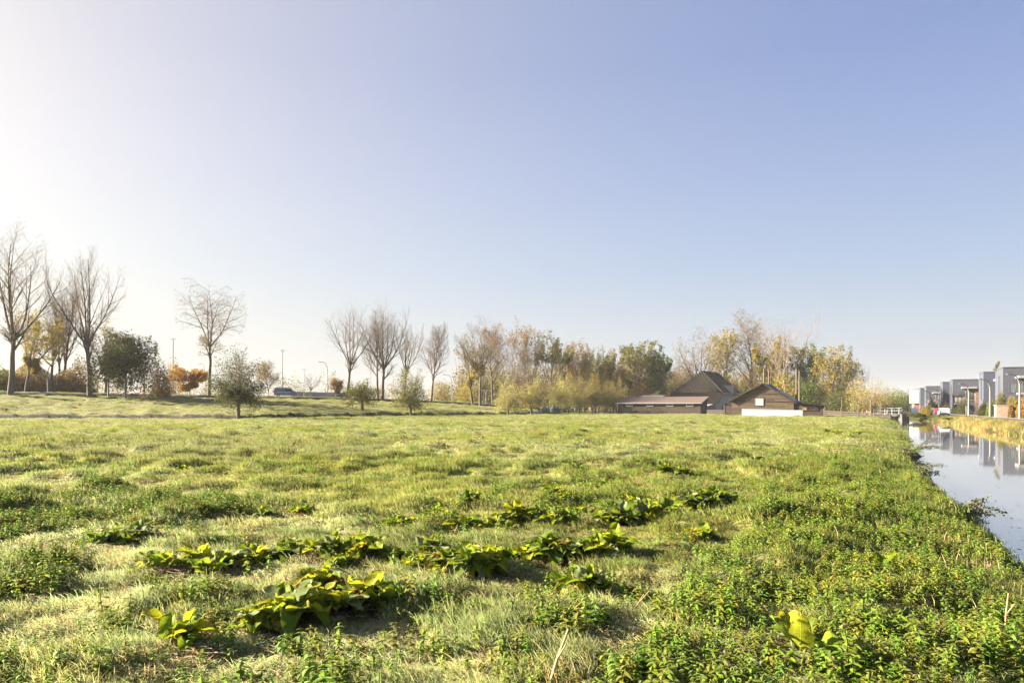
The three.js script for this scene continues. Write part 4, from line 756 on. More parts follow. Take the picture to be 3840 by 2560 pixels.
// ---------------------------------------------------------------- farm buildings
const toned = (r, g, b, rough = .85, extra = {}) => new THREE.MeshStandardMaterial({ color: col(r, g, b), roughness: rough, map: tone, bumpMap: grain, bumpScale: .008, ...extra });
const darkBoard = [toned(.075, .052, .036), toned(.09, .062, .042), toned(.062, .046, .034)], brownBoard = [toned(.115, .078, .045), toned(.14, .098, .058), toned(.095, .067, .042), toned(.078, .056, .036)];
const whitePaint = toned(.5, .52, .56, .6), glass = std(.05, .06, .075, .08, { metalness: 0 }), roofRed = toned(.185, .13, .108, .75), roofTile = toned(.08, .065, .05, .85), roofMoss = toned(.085, .068, .04, .9), metal = toned(.45, .48, .52, .35, { metalness: .6 }), pole = toned(.25, .2, .15), brickPale = toned(.42, .33, .29);
function beam(a, b, w, h = w) { const l = a.distanceTo(b), g = metreUV(new THREE.BoxGeometry(w, l, h)), q = new THREE.Quaternion().setFromUnitVectors(V3(0, 1, 0), V3().subVectors(b, a).normalize()); return g.applyQuaternion(q).translate((a.x + b.x) / 2, (a.y + b.y) / 2, (a.z + b.z) / 2); }
// a ridged sheet between four corners (a b along the eave, d c along the top), ribs running up the slope
function ridged(a, b, c, d, ribs, amp, thick = .05, steps = 1) {
  const n = V3().subVectors(b, a).cross(V3().subVectors(d, a)).normalize(), m = new Mesher(), cols = ribs * 4;
  const P = (u, v) => V3().lerpVectors(V3().lerpVectors(a, b, u), V3().lerpVectors(d, c, u), v);
  for (const low of [0, 1]) for (let s = 0; s < steps; s++) for (let k = 0; k < cols; k++) {
    const o = (q, v) => P(q / cols, v).addScaledVector(n, amp * [0, .5, 1, .5][q % 4] - (low ? thick : 0) + (steps > 1 ? .04 * (1 - (v * steps - s)) : 0));
    const v0 = s / steps, v1 = (s + 1) / steps, q = [o(k, v0), o(k + 1, v0), o(k + 1, v1 - 1e-4), o(k, v1 - 1e-4)]; low ? m.quad(q[3], q[2], q[1], q[0]) : m.quad(...q);
  }
  return m.build();
}
const frame2 = (w, h, t, dpt) => mergeGeometries([box(w + 2 * t, t, dpt, 0, h / 2 + t / 2, 0), box(w + 2 * t, t, dpt, 0, -h / 2 - t / 2, 0), box(t, h, dpt, -w / 2 - t / 2, 0, 0), box(t, h, dpt, w / 2 + t / 2, 0, 0)]);
// window on a wall whose outward side is local -z... placed at p, turned by yaw, outward normal +z of the group
function windowPart(parent, p, yaw, w, h, frameMat, opt = {}) {
  const f = part(opt.name ?? 'window', frame2(w, h, opt.t ?? .08, .1), frameMat, parent); f.position.copy(p); f.rotation.y = yaw;
  part('pane', box(w, h, .02), opt.glass ?? glass, f);
  if (opt.bars) for (let k = 1; k < opt.bars; k++) part('glazing_bar', box(.05, h, .06, -w / 2 + w * k / opt.bars, 0, .01), frameMat, f);
  return f;
}
const dirS = V3(.891, 0, .454), dirB = V3(.454, 0, -.891);       // farm axes: to the right along the fronts, and away
const YAW_S = Math.atan2(-dirS.z, dirS.x);                       // turns local +x onto dirS and +z to the front
{ // long low shed
  const o = V3(xAt(2628, 164), 0, -164), L = 20.8, D = 8, g = thing('long_shed', o); tag(g, 'long low dark wooden shed with a reddish ribbed roof and four small windows', 'shed');
  const p = (s, b, y) => V3().addScaledVector(dirS, -s).addScaledVector(dirB, b).setY(y), e = 2.75, r = 4.4;
  for (let k = 0; k < 11; k++) { const y0 = -.15 + k * .262, m = part('plank', slab(p(L, 0, y0), p(0, 0, y0), p(0, -.012, y0 + .25), p(L, -.012, y0 + .25), .05), darkBoard[(k * 7) % 3], g); m.position.addScaledVector(dirB, (k % 2) * .006); }
  part('wall', mergeGeometries([slab(p(L, .06, -.2), p(0, .06, -.2), p(0, .06, e), p(L, .06, e), .1), slab(p(L - .02, D, -.2), p(.02, D, -.2), p(.02, D, r - .1), p(L - .02, D, r - .1), .1)]), darkBoard[2], g);
  { const m = new Mesher(); for (const s of [.02, L - .02]) { m.quad(p(s, .2, -.2), p(s, D, -.2), p(s, D, r - .12), p(s, .2, e - .05)); m.quad(p(s - .05, .2, e - .05), p(s - .05, D, r - .12), p(s - .05, D, -.2), p(s - .05, .2, -.2)); } part('end_wall', m.build(), darkBoard[1], g); }
  part('roof', ridged(p(L + .4, -.45, e - .05), p(-.4, -.45, e - .05), p(-.4, D + .3, r), p(L + .4, D + .3, r), 34, .07), roofRed, g);
  part('gutter', beam(p(L + .4, -.52, e - .08), p(-.4, -.52, e - .08), .13), whitePaint, g);
  part('corner_post', beam(p(L - .05, -.08, -.1), p(L - .05, -.08, e - .1), .16), whitePaint, g); part('corner_post', beam(p(.05, -.08, -.1), p(.05, -.08, e - .1), .14), brownBoard[0], g);
  for (const s of [17.6, 12.4, 7.4, 2.6]) windowPart(g, p(s, -.1, 2.28), YAW_S, 1.45, .5, whitePaint, { t: .09 });
  const sk = part('roof_panel', slab(p(17.6, D + 1.2, r + .12), p(11.8, D + 1.2, r + .12), p(11.2, D + 3.2, r + .5), p(17, D + 3.2, r + .5), .1), metal, g); part('roof_panel_frame', beam(p(17.4, D + 1.3, r - .6), p(17.4, D + 1.3, r + .02), .08), metal, sk); part('roof_panel_frame', beam(p(12, D + 1.3, r - .6), p(12, D + 1.3, r + .02), .08), metal, sk);
}
{ // pyramid-roofed farmhouse
  const g = thing('farmhouse', V3(0, 0, 0)); tag(g, 'old farmhouse with a steep dark tiled pyramid roof and a white dormer', 'farmhouse');
  const A = at(2634, 1391, 184), B = at(2697, 1401, 192), RF = at(2711, 1473, 174), RF2 = at(2694, 1513, 171.3), Lm = at(2514, 1475, 182), Lb = at(2488, 1517, 180.5), Rb = at(2784, 1477, 190);
  const m = new Mesher(), n = 32, rows = 14;                     // tile columns of the front face, narrowing to the apex
  const fr = V3().subVectors(RF, Lm).cross(V3().subVectors(A, Lm)).normalize();
  const P = (u, v) => V3().lerpVectors(V3().lerpVectors(Lm, RF, u), A, v);
  for (let k = 0; k < n * 4; k++) { const u0 = k / n / 4, u1 = (k + 1) / n / 4, x = (u) => P(u, 0).x; const am = (q) => .3 * [0, .6, 1, .6][q % 4];
    const apexAt = (u) => u < .5 ? u / .5 : (1 - u) / .5, uA = .5; void uA; void x;
    const v0 = 0, top0 = apexAt(clamp(u0)), top1 = apexAt(clamp(u1));
    // columns run straight up the slope: at share u across the eave they end on a hip
    const T = (u, t) => V3().lerpVectors(V3().lerpVectors(Lm, RF, u), u < .5 ? V3().lerpVectors(Lm, A, u / .5) : V3().lerpVectors(RF, A, (1 - u) / .5), t);
    for (let r = 0; r < rows; r++) { const t0 = r / rows, t1 = (r + 1) / rows, o = (u, q, t, s) => T(u, t).addScaledVector(fr, am(q) + .05 * s); m.quad(o(u0, k, t0, 1), o(u1, k + 1, t0, 1), o(u1, k + 1, t1, 0), o(u0, k, t1, 0)); } void v0; void top0; void top1;
  }
  const roof = part('roof', m.build(), roofTile, g);
  part('lower_roof', ridged(Lb, RF2, RF, Lm, 34, .26, .06, 5), roofTile, roof);
  part('side_roof', ridged(RF, Rb, B, A, 40, .05, .06, 8), roofMoss, roof);
  { const back = new Mesher(), Bk = at(2560, 1478, 200); back.quad(Rb, Bk, B, B); back.quad(Bk, Lm, A, B); part('back_roof', back.build(), roofMoss, roof); }
  part('ridge', mergeGeometries([beam(A, B, .3), beam(V3().copy(A), V3().copy(RF).add(V3(0, .12, 0)), .28)]), roofTile, roof);
  const down = (v, y) => V3(v.x, y, v.z), inn = (v, k) => V3(v.x - .35 * k, v.y - .15, v.z - .4);
  part('wall', mergeGeometries([slab(down(inn(RF, 1), -.2), down(inn(Rb, 1), -.2), inn(Rb, 1), inn(RF, 1), .3), slab(down(inn(Lb, 0), -.2), down(inn(RF2, 1), -.2), inn(RF2, 1), inn(Lb, 0), .3), slab(down(inn(RF2, 1), -.2), down(inn(RF, 1), -.2), inn(RF, 1), inn(RF2, 1), .3)]), toned(.5, .48, .47), g);
  part('eave_board', beam(V3().copy(RF).add(V3(.1, -.12, .1)), V3().copy(Rb).add(V3(.1, -.12, .1)), .22), whitePaint, g);
  const along = V3().subVectors(Rb, RF).normalize(), yaw = Math.atan2(-along.z, along.x), wp = (t, y) => V3().lerpVectors(inn(RF, 1), inn(Rb, 1), t).setY(y).add(V3(.05, 0, .06));
  const door = part('door', box(1.1, 2.6, .08), toned(.05, .055, .06), g); door.position.copy(wp(.24, 1.35)); door.rotation.y = yaw; part('transom', box(1.1, .35, .1, 0, 1.5, 0), whitePaint, door);
  for (const [t, w, h, y] of [[.08, .7, 1.3, 1.4], [.45, .6, 1.2, 1.4], [.62, .7, 1.9, 1.7], [.82, .7, 1.3, 1.4]]) windowPart(g, wp(t, y), yaw, w, h, toned(.12, .12, .12), { t: .07 });
  // dormer on the side roof
  const d0 = at(2712, 1446, 181), d1 = at(2751, 1446, 181), d2 = at(2751, 1478, 181), back = V3(1.2, 0, -2.2), q = (v) => V3().addVectors(v, back), dm = new Mesher();
  dm.quad(d0, d2, d1, d1); dm.quad(d0, d1, q(d1), q(d0)); const dor = part('dormer', dm.build(), whitePaint, g); part('dormer_front', slab(d2, q(d2), q(d1), d1, .08), glass, dor); part('dormer_roof', slab(V3().copy(d0).add(V3(-.2, .12, .2)), V3().copy(d1).add(V3(.3, .12, .2)), q(d1).add(V3(.3, .12, 0)), q(d0).add(V3(-.2, .12, 0)), .12), whitePaint, dor);
  for (const [px, py] of [[2688, 1432], [2702, 1440]]) part('roof_vent', beam(at(px, py, 183.2), at(px + 9, py + 5, 183.4), .12), metal, roof);
}
{ // plank barn with lean-to
  const o = V3(xAt(2978, 126), 0, -126), L = 11.1, D = 15, g = thing('plank_barn', o); tag(g, 'weathered brown plank barn with a low gable, one white window and a lean-to', 'barn');
  const p = (s, b, y) => V3().addScaledVector(dirS, -s).addScaledVector(dirB, b).setY(y), eL = 3.05, eR = 2.7, ap = 6.15, sa = 5.35;
  const topAt = (s) => s > sa ? lerp(ap, eL, (s - sa) / (L - sa)) : lerp(eR, ap, s / sa), rng = rngOf(1701);
  for (let k = 0; k < 21; k++) {                                  // horizontal boards cut to the gable
    const y0 = -.15 + k * .3, y1 = y0 + .285; if (y0 > ap - .15) break;
    const sL = y1 > eL ? sa + (L - sa) * (ap - y1) / (ap - eL) : L, sR = y1 > eR ? sa * (y1 - eR) / (ap - eR) : 0; if (sL - sR < .3) continue;
    const cuts = [sR]; let s = sR + 1 + 3 * rng(); while (s < sL - 1) { cuts.push(s); s += 2.6 + 2 * rng(); } cuts.push(sL);
    for (let q = 0; q + 1 < cuts.length; q++) { const off = rng() * .02; part('plank', slab(p(cuts[q + 1] - .012, -off, y0), p(cuts[q] + .012, -off, y0), p(cuts[q] + .012, -off - .012, y1), p(cuts[q + 1] - .012, -off - .012, y1), .05), brownBoard[Math.floor(rng() * 4)], g); }
  }
  { const m = new Mesher(); m.quad(p(L, .07, -.2), p(0, .07, -.2), p(0, .07, eR - .05), p(L, .07, eL - .05)); m.quad(p(L, .07, eL - .05), p(0, .07, eR - .05), p(sa, .07, ap - .08), p(sa, .07, ap - .08)); m.quad(p(L, D, -.2), p(L, .07, -.2), p(L, .07, eL - .05), p(L, D, eL - .05)); m.quad(p(0, .07, -.2), p(0, D, -.2), p(0, D, eR - .05), p(0, .07, eR - .05)); m.quad(p(0, D, -.2), p(L, D, -.2), p(L, D, eL), p(0, D, eR)); m.quad(p(0, D, eR), p(L, D, eL), p(sa, D, ap), p(sa, D, ap)); part('wall', m.build(), darkBoard[1], g); }
  const roof = part('roof', ridged(p(L + .5, D, eL - .22), p(L + .5, -.5, eL - .22), p(sa, -.5, ap + .08), p(sa, D, ap + .08), 40, .06), toned(.12, .1, .09), g);
  part('roof_slope', ridged(p(-.35, -.5, eR - .14), p(-.35, D, eR - .14), p(sa, D, ap + .08), p(sa, -.5, ap + .08), 40, .06), toned(.07, .075, .09, .5), roof);
  part('verge_board', beam(p(L + .5, -.56, eL - .3), p(sa, -.56, ap), .2, .06), brownBoard[1], roof); part('verge_board', beam(p(-.4, -.56, eR - .22), p(sa, -.56, ap), .22, .06), brownBoard[2], roof);
  part('roof_light', slab(p(.1, 3.2, eR + .3), p(.1, 9, eR + .3), p(2.9, 9, eR + 2.1), p(2.9, 3.2, eR + 2.1), .06), metal, roof); part('flue', new THREE.CylinderGeometry(.18, .18, .7, 12).translate(p(3.1, 3.2, 0).x, eR + 2.4, p(3.1, 3.2, 0).z), metal, roof);
  part('batten', beam(p(L - 2.6, -.07, 4.2), p(2.7, -.07, 4.2), .14, .06), brownBoard[3], g); part('batten', beam(p(L - .2, -.07, 2.85), p(.6, -.07, 2.75), .12, .06), brownBoard[3], g);
  const w = windowPart(g, p(6.05, -.08, 2.72), YAW_S, 1.3, 1.1, whitePaint, { t: .09, glass: toned(.7, .72, .75, .4) }); part('shutter', box(.12, 1.3, .06, -.86, 0, 0), darkBoard[0], w);
  // lean-to
  const q = (s, b, y) => p(-s, b, y), lw = 5.1, lean = part('lean_to', new Mesher().build(), darkBoard[0], g); g.remove(lean);
  for (let k = 0; k < 8; k++) { const y0 = -.2 + k * .27; part('plank', slab(q(.1, .25, y0), q(lw, .25, y0), q(lw, .24, y0 + .255), q(.1, .24, y0 + .255), .05), darkBoard[k % 3], g); }
  part('lean_to_wall', mergeGeometries([slab(q(.1, .32, -.2), q(lw, .32, -.2), q(lw, .32, 1.95), q(.1, .32, 2.5), .05), slab(q(lw, .32, -.2), q(lw, D - 4, -.2), q(lw, D - 4, 1.95), q(lw, .32, 1.95), .06)]), darkBoard[2], g);
  part('lean_to_roof', ridged(q(-.1, -.35, 2.62), q(lw + .5, -.35, 1.95), q(lw + .5, D - 4, 1.95), q(-.1, D - 4, 2.62), 8, .03, .08), toned(.2, .19, .18), g);
  windowPart(g, q(1.75, .16, 1.45), YAW_S, .75, .45, brownBoard[1], { name: 'hatch', glass: toned(.3, .2, .12), t: .1 }); windowPart(g, q(3.2, .16, 1.4), YAW_S, 1.5, .4, darkBoard[1], { name: 'opening', glass: std(.01, .01, .01, .9) });
  part('post', beam(q(lw, .1, -.2), q(lw, .1, 1.9), .18), brownBoard[0], g);
}
const boardWhite = std(.31, .335, .375, .6);
{ // white board wall before the barn
  const a = V3(xAt(2783, 122), -.15, -122), b = V3(xAt(3011, 117.2), -.2, -117.2), g = thing('white_board_wall', V3(0, 0, 0)); tag(g, 'low white board wall in front of the plank barn', 'wall');
  for (let k = 0; k < 5; k++) { const l = V3().lerpVectors(a, b, k / 5 + .0008), r = V3().lerpVectors(a, b, (k + 1) / 5 - .0008), h0 = lerp(1.39, 1.12, k / 5), h1 = lerp(1.39, 1.12, (k + 1) / 5); part('panel', slab(l, r, V3(r.x, h1, r.z), V3(l.x, h0, l.z), .06), boardWhite, g); }
  part('top_rail', beam(V3(a.x - .05, 1.41, a.z), V3(b.x + .05, 1.14, b.z), .09), whitePaint, g);
  for (let k = 0; k < 6; k++) { const c = V3().lerpVectors(a, b, k / 5); part('post', beam(V3(c.x, -.3, c.z - .15), V3(c.x, 1.05, c.z - .15), .1), pole, g); }
}
{ // hay barrack: four tall posts with wires
  const g = thing('hay_barrack', V3(0, 0, 0)), tops = []; tag(g, 'four tall weathered poles joined by wires, rising over the barn roof', 'hay barrack');
  for (const [px, t, d, base] of [[2866, 1383, 140, 0], [2884, 1386, 147, 0], [2988, 1383, 138, 0], [2999, 1390, 145, 0]]) { const x = xAt(px, d), y = yAt(t, d); tops.push(V3(x, y - .15, -d)); const m = new Mesher(); m.tube([V3(x, base - .3, -d), V3(x, y, -d)], [.21, .15], 10); part('post', m.build(), toned(.15, .12, .085), g); }
  for (const [i, j] of [[0, 1], [0, 2], [2, 3], [1, 3]]) part('wire', beam(tops[i], tops[j], .05), metal, g);
}
// ---------------------------------------------------------------- fences
const fenceWood = [toned(.06, .045, .035), toned(.075, .058, .042)], postPale = toned(.17, .13, .085);
function fence(label, pts, spacing, rails, postH, o = {}) {
  const g = thing(o.name ?? 'rail_fence', V3(0, 0, 0)); tag(g, label, 'fence', 'wooden fences round the farm');
  const P = pts.map(([px, d]) => V3(xAt(px, d), land(xAt(px, d), d), -d)); let k = 0;
  for (let s = 0; s + 1 < P.length; s++) {
    const n = Math.max(1, Math.round(P[s].distanceTo(P[s + 1]) / spacing));
    for (let i = 0; i < n; i++, k++) {
      const a = V3().lerpVectors(P[s], P[s + 1], i / n), b = V3().lerpVectors(P[s], P[s + 1], (i + 1) / n), ph = postH * (o.vary ? .8 + .5 * Math.abs(nA(k * 3.3, 1)) : 1);
      part('post', beam(V3(a.x, a.y - .3, a.z), V3(a.x, a.y + ph, a.z), o.post ?? .13), o.pale ? postPale : fenceWood[k % 2], g);
      for (const [h, t] of rails) part('rail', beam(V3(a.x, a.y + h, a.z + .1), V3(b.x, b.y + h, b.z + .1), .04, t).clone(), fenceWood[(k + 1) % 2], g);
      if (s === P.length - 2 && i === n - 1) part('post', beam(V3(b.x, b.y - .3, b.z), V3(b.x, b.y + ph, b.z), o.post ?? .13), o.pale ? postPale : fenceWood[0], g);
    }
  }
}
fence('brown rail fence running from the willows to the long shed', [[2020, 156], [2150, 164], [2312, 168]], 1.65, [[.35, .16], [.75, .16], [1.12, .16]], 1.3);
fence('dark rail fence between the long shed and the barn', [[2652, 160], [2722, 143]], 2.0, [[.35, .18], [.7, .18], [1.05, .18]], 1.25);
fence('dark boarded fence with pale posts between the lean-to and the canal', [[3096, 115], [3220, 110], [3340, 106]], 2.6, [[.2, .24], [.5, .24], [.8, .22]], 1.35, { pale: 1, vary: 1, post: .14 });
for (const [px, d, h, label] of [[3158, 113, 3.4, 'tall thin post behind the boarded fence, nearest the lean-to'], [3202, 112.5, 3.2, 'tall thin post in the middle of the boarded fence'], [3267, 111, 3.0, 'tall post before the spreading willow'], [3303, 109.5, 2.9, 'tall mossy post near the white bridge rail'], [1323, 127, 1.7, 'thin leaning stake beside the squat pollard willow'], [1584, 131, 1.2, 'short post beside the leaning pollard willow']]) { const f = foot(px, d), m = new Mesher(), ln = px === 1323 ? -.3 : .03; m.tube([V3(0, -.3, 0), V3(ln * .5, h * .5, 0), V3(ln, h, 0)], [.08, .075, .065], 8); const t = top('fence_post', m.build(), px > 3000 ? postPale : pole); t.position.copy(f); tag(t, label, 'post', 'single posts'); }
{ const f = foot(2722, 141), g = thing('plank_gate', f, YAW_S); tag(g, 'dark solid plank gate beside the barn', 'gate', 'wooden fences round the farm'); for (let k = 0; k < 8; k++) part('plank', box(.2, 2, .05, k * .21, 1, 0), darkBoard[k % 3], g); part('brace', box(1.7, .12, .05, .75, .5, .06), darkBoard[0], g); part('brace', box(1.7, .12, .05, .75, 1.6, .06), darkBoard[0], g); part('gate_post', box(.2, 2.3, .2, -.25, 1.1, 0), brownBoard[1], g); }
for (const [px, d, s, label] of [[2042, 164, 1.1, 'green tarpaulin heap behind the start of the rail fence'], [2075, 166, 1.4, 'larger green tarpaulin heap behind the rail fence']]) { const gm = new THREE.IcosahedronGeometry(s, 4), p = gm.attributes.position; for (let i = 0; i < p.count; i++) { const k = 1 + .2 * nA(p.getX(i) * 1.2, p.getZ(i) * 1.2 + p.getY(i)); p.setXYZ(i, p.getX(i) * k * 1.2, Math.max(-.1, p.getY(i) * k * 1.15), p.getZ(i) * k); } gm.computeVertexNormals(); const t = top('tarpaulin', gm, std(.08, .15, .10, .6)); t.position.copy(foot(px, d)); tag(t, label, 'tarpaulin', 'tarpaulin heaps'); }
// ---------------------------------------------------------------- white bridge
{
  const g = thing('footbridge', V3(0, 0, 0)); tag(g, 'low bridge over the canal with a white tubular railing', 'bridge');
  const A = V3(xAt(3268, 136), .55, -136), B = V3(xAt(3381, 133), .55, -133), n = V3(0, 0, -1.8);
  part('deck', slab(V3(A.x, .45, A.z), V3(B.x + 1.2, .45, B.z), V3(B.x + 1.2, .45, B.z).add(n), V3(A.x, .45, A.z).add(n), .5), toned(.2, .19, .18), g);
  part('abutment', box(1.4, 1.8, 2.2, B.x + .8, -.5, B.z - 1), toned(.09, .085, .08), g); part('abutment', box(1.4, 1.8, 2.2, A.x - .4, -.5, A.z - 1), toned(.09, .085, .08), g);
  const tube = (pts, r) => { const m = new Mesher(); m.tube(pts, pts.map(() => r), 8); return m.build(); };
  for (const off of [0, -1.7]) {
    const z = V3(0, 0, off);
    for (let k = 0; k < 5; k++) { const c = V3().lerpVectors(A, B, k / 4.3).add(z); const post = part('railing_post', tube([V3(c.x, .4, c.z), V3(c.x, 1.52, c.z)], .055), whitePaint, g); part('post_foot', new THREE.ConeGeometry(.16, .3, 8).translate(c.x, .58, c.z), whitePaint, post); }
    const top0 = V3(A.x, 1.55, A.z).add(z), top1 = V3(B.x, 1.55, B.z).add(z), mid1 = V3(B.x, 1.02, B.z).add(z), mid0 = V3(A.x, 1.02, A.z).add(z), r1 = V3(B.x + .2, 1.42, B.z).add(z), r2 = V3(B.x + .2, 1.15, B.z).add(z);
    part('handrail', tube([top0, top1, r1, r2, mid1, mid0], .05), whitePaint, g);
  }
}
// ---------------------------------------------------------------- houses along the canal street
const render1 = toned(.075, .084, .12, .8), render2 = toned(.064, .077, .122, .8), cladWood = toned(.24, .14, .075), brickDark = toned(.16, .115, .105), trimDark = std(.07, .075, .085, .6), concrete = toned(.32, .33, .36, .7), paneLit = std(.1, .12, .14, .05), curtain = toned(.5, .5, .5);
const hF = V3(.45, 0, -.893), hS = V3(.893, 0, .45), YAW_H = Math.atan2(-hS.z, hS.x), YAW_F = YAW_H - Math.PI / 2;
function house(name, px, d, topY, facade, side, o) {
  const Hh = yAt(topY, d), base = V3(xAt(px, d), 0, -d), g = thing(name, base, YAW_H); tag(g, o.label, 'house', 'grey houses along the canal street');
  // local axes: +x along the wall that faces the field, -z away along the street
  part('wall', mbox(side, Hh - (o.lift ?? 0), facade, side / 2, (Hh + (o.lift ?? 0)) / 2, -facade / 2), o.mat ?? render1, g);
  part('parapet', mergeGeometries([box(side + .16, .14, facade + .16, side / 2, Hh + .07, -facade / 2)]), trimDark, g);
  const fw = (z, y, w, h, opt = {}) => windowPart(g, V3(-.03, y, -z), -Math.PI / 2, w, h, opt.frame ?? trimDark, opt), sw = (x, y, w, h, opt = {}) => windowPart(g, V3(x, y, .03), 0, w, h, opt.frame ?? trimDark, opt);
  o.more?.(g, Hh, fw, sw); return g;
}
const canopy = (g, x, y, w, dpt) => part('canopy', new RoundedBoxGeometry(w, .42, dpt, 2, .04).translate(x, y, dpt / 2), concrete, g);
house('grey_house', 3763, 120, 1379, 7.4, 12, { label: 'nearest grey box house, cut off by the edge, with a white flat canopy', mat: render1, more: (g, Hh, fw, sw) => {
  fw(3.4, 5.6, 1.5, 3.4, { bars: 2 }); sw(2.4, 5.1, 2.9, 1.5, { bars: 3, glass: paneLit }); canopy(g, 5.2, 6.9, 7, 3.2);
  const b = part('balcony', mbox(7, .3, 2.8, 5.4, 4.05, 1.4), concrete, g); part('balcony_rail', box(7, .06, .06, 5.4, 5, 2.75), trimDark, b); for (let k = 0; k < 12; k++) part('baluster', box(.04, .8, .04, 2.1 + k * .6, 4.6, 2.75), trimDark, b);
  const dr = sw(5.6, 5.2, 2.2, 2.3, { bars: 4, frame: whitePaint, name: 'glass_door' }); void dr; sw(3, 1.8, 1.8, 1.6, { bars: 2 }); part('planter', mbox(3, .4, .4, 2.6, 4.4, 2.3), trimDark, g);
} });
house('grey_house', 3690, 141, 1395.5, 6.2, 9, { label: 'tall blue-grey house with one tall slit window, second from the edge', mat: render2, more: (g, Hh, fw, sw) => { fw(2.6, 5.4, 1.1, 4.2, { bars: 2 }); sw(2.9, 4.1, 1.1, .9); sw(.6, 1.6, .9, 1.5); part('satellite_dish', new THREE.SphereGeometry(.3, 12, 6, 0, 6.3, 0, 1.1).rotateX(1.2).translate(1.9, 7.2, .2), whitePaint, g); } });
const recessed = (g, Hh, fw, sw) => {
  fw(2.9, 5.4, .8, 4, { bars: 2 }); sw(2, 4.55, 1.1, 1.1); canopy(g, 3.4, 6.6, 3.2, 1.9);
  part('timber_bay', mbox(3.4, 4.0, 1.2, 6.4, 4.6, .6), cladWood, g); part('brick_base', mbox(3.6, 2.5, 1.3, 6.4, 1.25, .65), brickDark, g); const gd = part('garage_door', mbox(2.3, 2.0, .06, 6.5, 1.05, 1.33), concrete, g); for (let k = 1; k < 8; k++) part('groove_strip', box(.03, 1.9, .02, 5.35 + k * .29, 1.05, 1.37), trimDark, gd);
  sw(3.7, 4.7, 1.7, 2.3, { bars: 4, frame: whitePaint, name: 'glass_door' });
  const b = part('balcony', mbox(2.6, .3, 1.6, 1.6, 2.6, .8), concrete, g); for (let k = 0; k < 6; k++) part('slat', mbox(.36, 1.5, .05, .5 + k * .43, 3.5, 1.56), k % 2 ? cladWood : concrete, b); part('balcony_rail', box(3.6, .07, .07, 6.4, 4.35, 1.3), whitePaint, g); sw(1.2, 1.3, 1.6, 1.5, { bars: 2 });
};
house('grey_house', 3574, 174, 1424, 6.2, 10, { label: 'grey house with brown timber bay, white canopy and slatted balcony', mat: render1, more: (g, Hh, fw, sw) => { recessed(g, Hh, fw, sw); part('roof_box', mbox(.9, .8, .9, 6.2, Hh + .5, -2), concrete, g); } });
house('grey_house', 3537, 191, 1433, 6, 8, { label: 'narrow blue-grey house just beyond the one with the timber bay', mat: render2, more: (g, Hh, fw, sw) => { fw(2.6, 5.2, 1.2, 4.2, { bars: 2 }); sw(2.5, 3, 1, 1); } });
house('grey_house', 3474, 232, 1448.5, 6, 9, { label: 'grey house with a white canopy behind the parked cars', mat: render1, more: recessed });
house('grey_house', 3453, 255, 1455, 6, 8, { label: 'second farthest grey house, mostly hidden', mat: render2, more: (g, Hh, fw, sw) => { fw(2.6, 5.2, 1.2, 4.2, { bars: 2 }); sw(2, 3, 1, 1); } });
house('brick_house', 3424, 282, 1461, 19, 7, { label: 'farthest house, pale above and red brick below, facing the sun', mat: toned(.72, .68, .64), lift: 3.4, more: (g, Hh, fw, sw) => { part('brick_base', mbox(5.4, 3.38, 15, 3.6, 1.69, -10.4), toned(.36, .14, .11), g); fw(7, 5.3, 1.2, 1.3); fw(10.5, 5.3, 1.2, 1.3); sw(5.4, 6, 1.2, 1.6); for (const z of [5.5, 9.5, 14]) windowPart(g, V3(.86, 1.7, -z), -Math.PI / 2, 1, 2.2, whitePaint); part('pillar', mbox(.3, 3.4, .3, .4, 1.7, -.4), concrete, g); } });
{ const d = 120.5, p = at(3738, 1386, d), m = new Mesher(), f = new Mesher(), rng = rngOf(1801), g = thing('roof_plant', V3(p.x, 8.0, -d - 5.6)); tag(g, 'dark leafy plant leaning over the corner of the nearest grey roof', 'plant'); m.tube([V3(0, 0, 0), V3(-.35, .5, 0), V3(-.2, 1, 0), V3(.3, 1.5, 0)], [.09, .07, .05, .02], 6); for (let k = 0; k < 420; k++) { const t = rng(), c = V3(lerp(-.4, .35, t) + (rng() - .5) * .7 * (1.1 - t), 1.6 * t - .3 + (rng() - .5) * .3, (rng() - .5) * .6); f.leaf(c, .16, rng, [.13, .11, .05].map((v) => v * (.6 + .8 * rng()))); } part('stem', m.build(), twigMat, g); part('foliage', f.build(), foliageMat, g); g.position.set(xAt(3741, 125.5), yAt(1379, 120) + .12, -125.5); }
{ const a = V3(xAt(3738, 111), 0, -111), g = thing('brick_wall', a, YAW_H); tag(g, 'short pale brick garden wall catching the sun behind the tall bank grass', 'wall'); const brick = [toned(.5, .33, .26), toned(.45, .29, .23), toned(.54, .38, .31)], rng = rngOf(1811); part('core', mbox(1.55, 2.0, 1.75, .8, 1.0, -.9), brickPale, g); for (let r = 0; r < 9; r++) { for (let k = 0; k < 4; k++) part('brick_course', mbox(.40, .2, .06, .2 + k * .41 - (r % 2 ? .1 : 0) + (k === 3 && r % 2 ? .02 : 0) + .06, .11 + r * .222, .0), brick[Math.floor(rng() * 3)], g); for (let k = 0; k < 4; k++) part('brick_course', mbox(.06, .2, .42, 0, .11 + r * .222, -.25 - k * .43), brick[Math.floor(rng() * 3)], g); } part('coping', mbox(1.85, .1, 2.05, .8, 2.06, -.9), brickPale, g); }
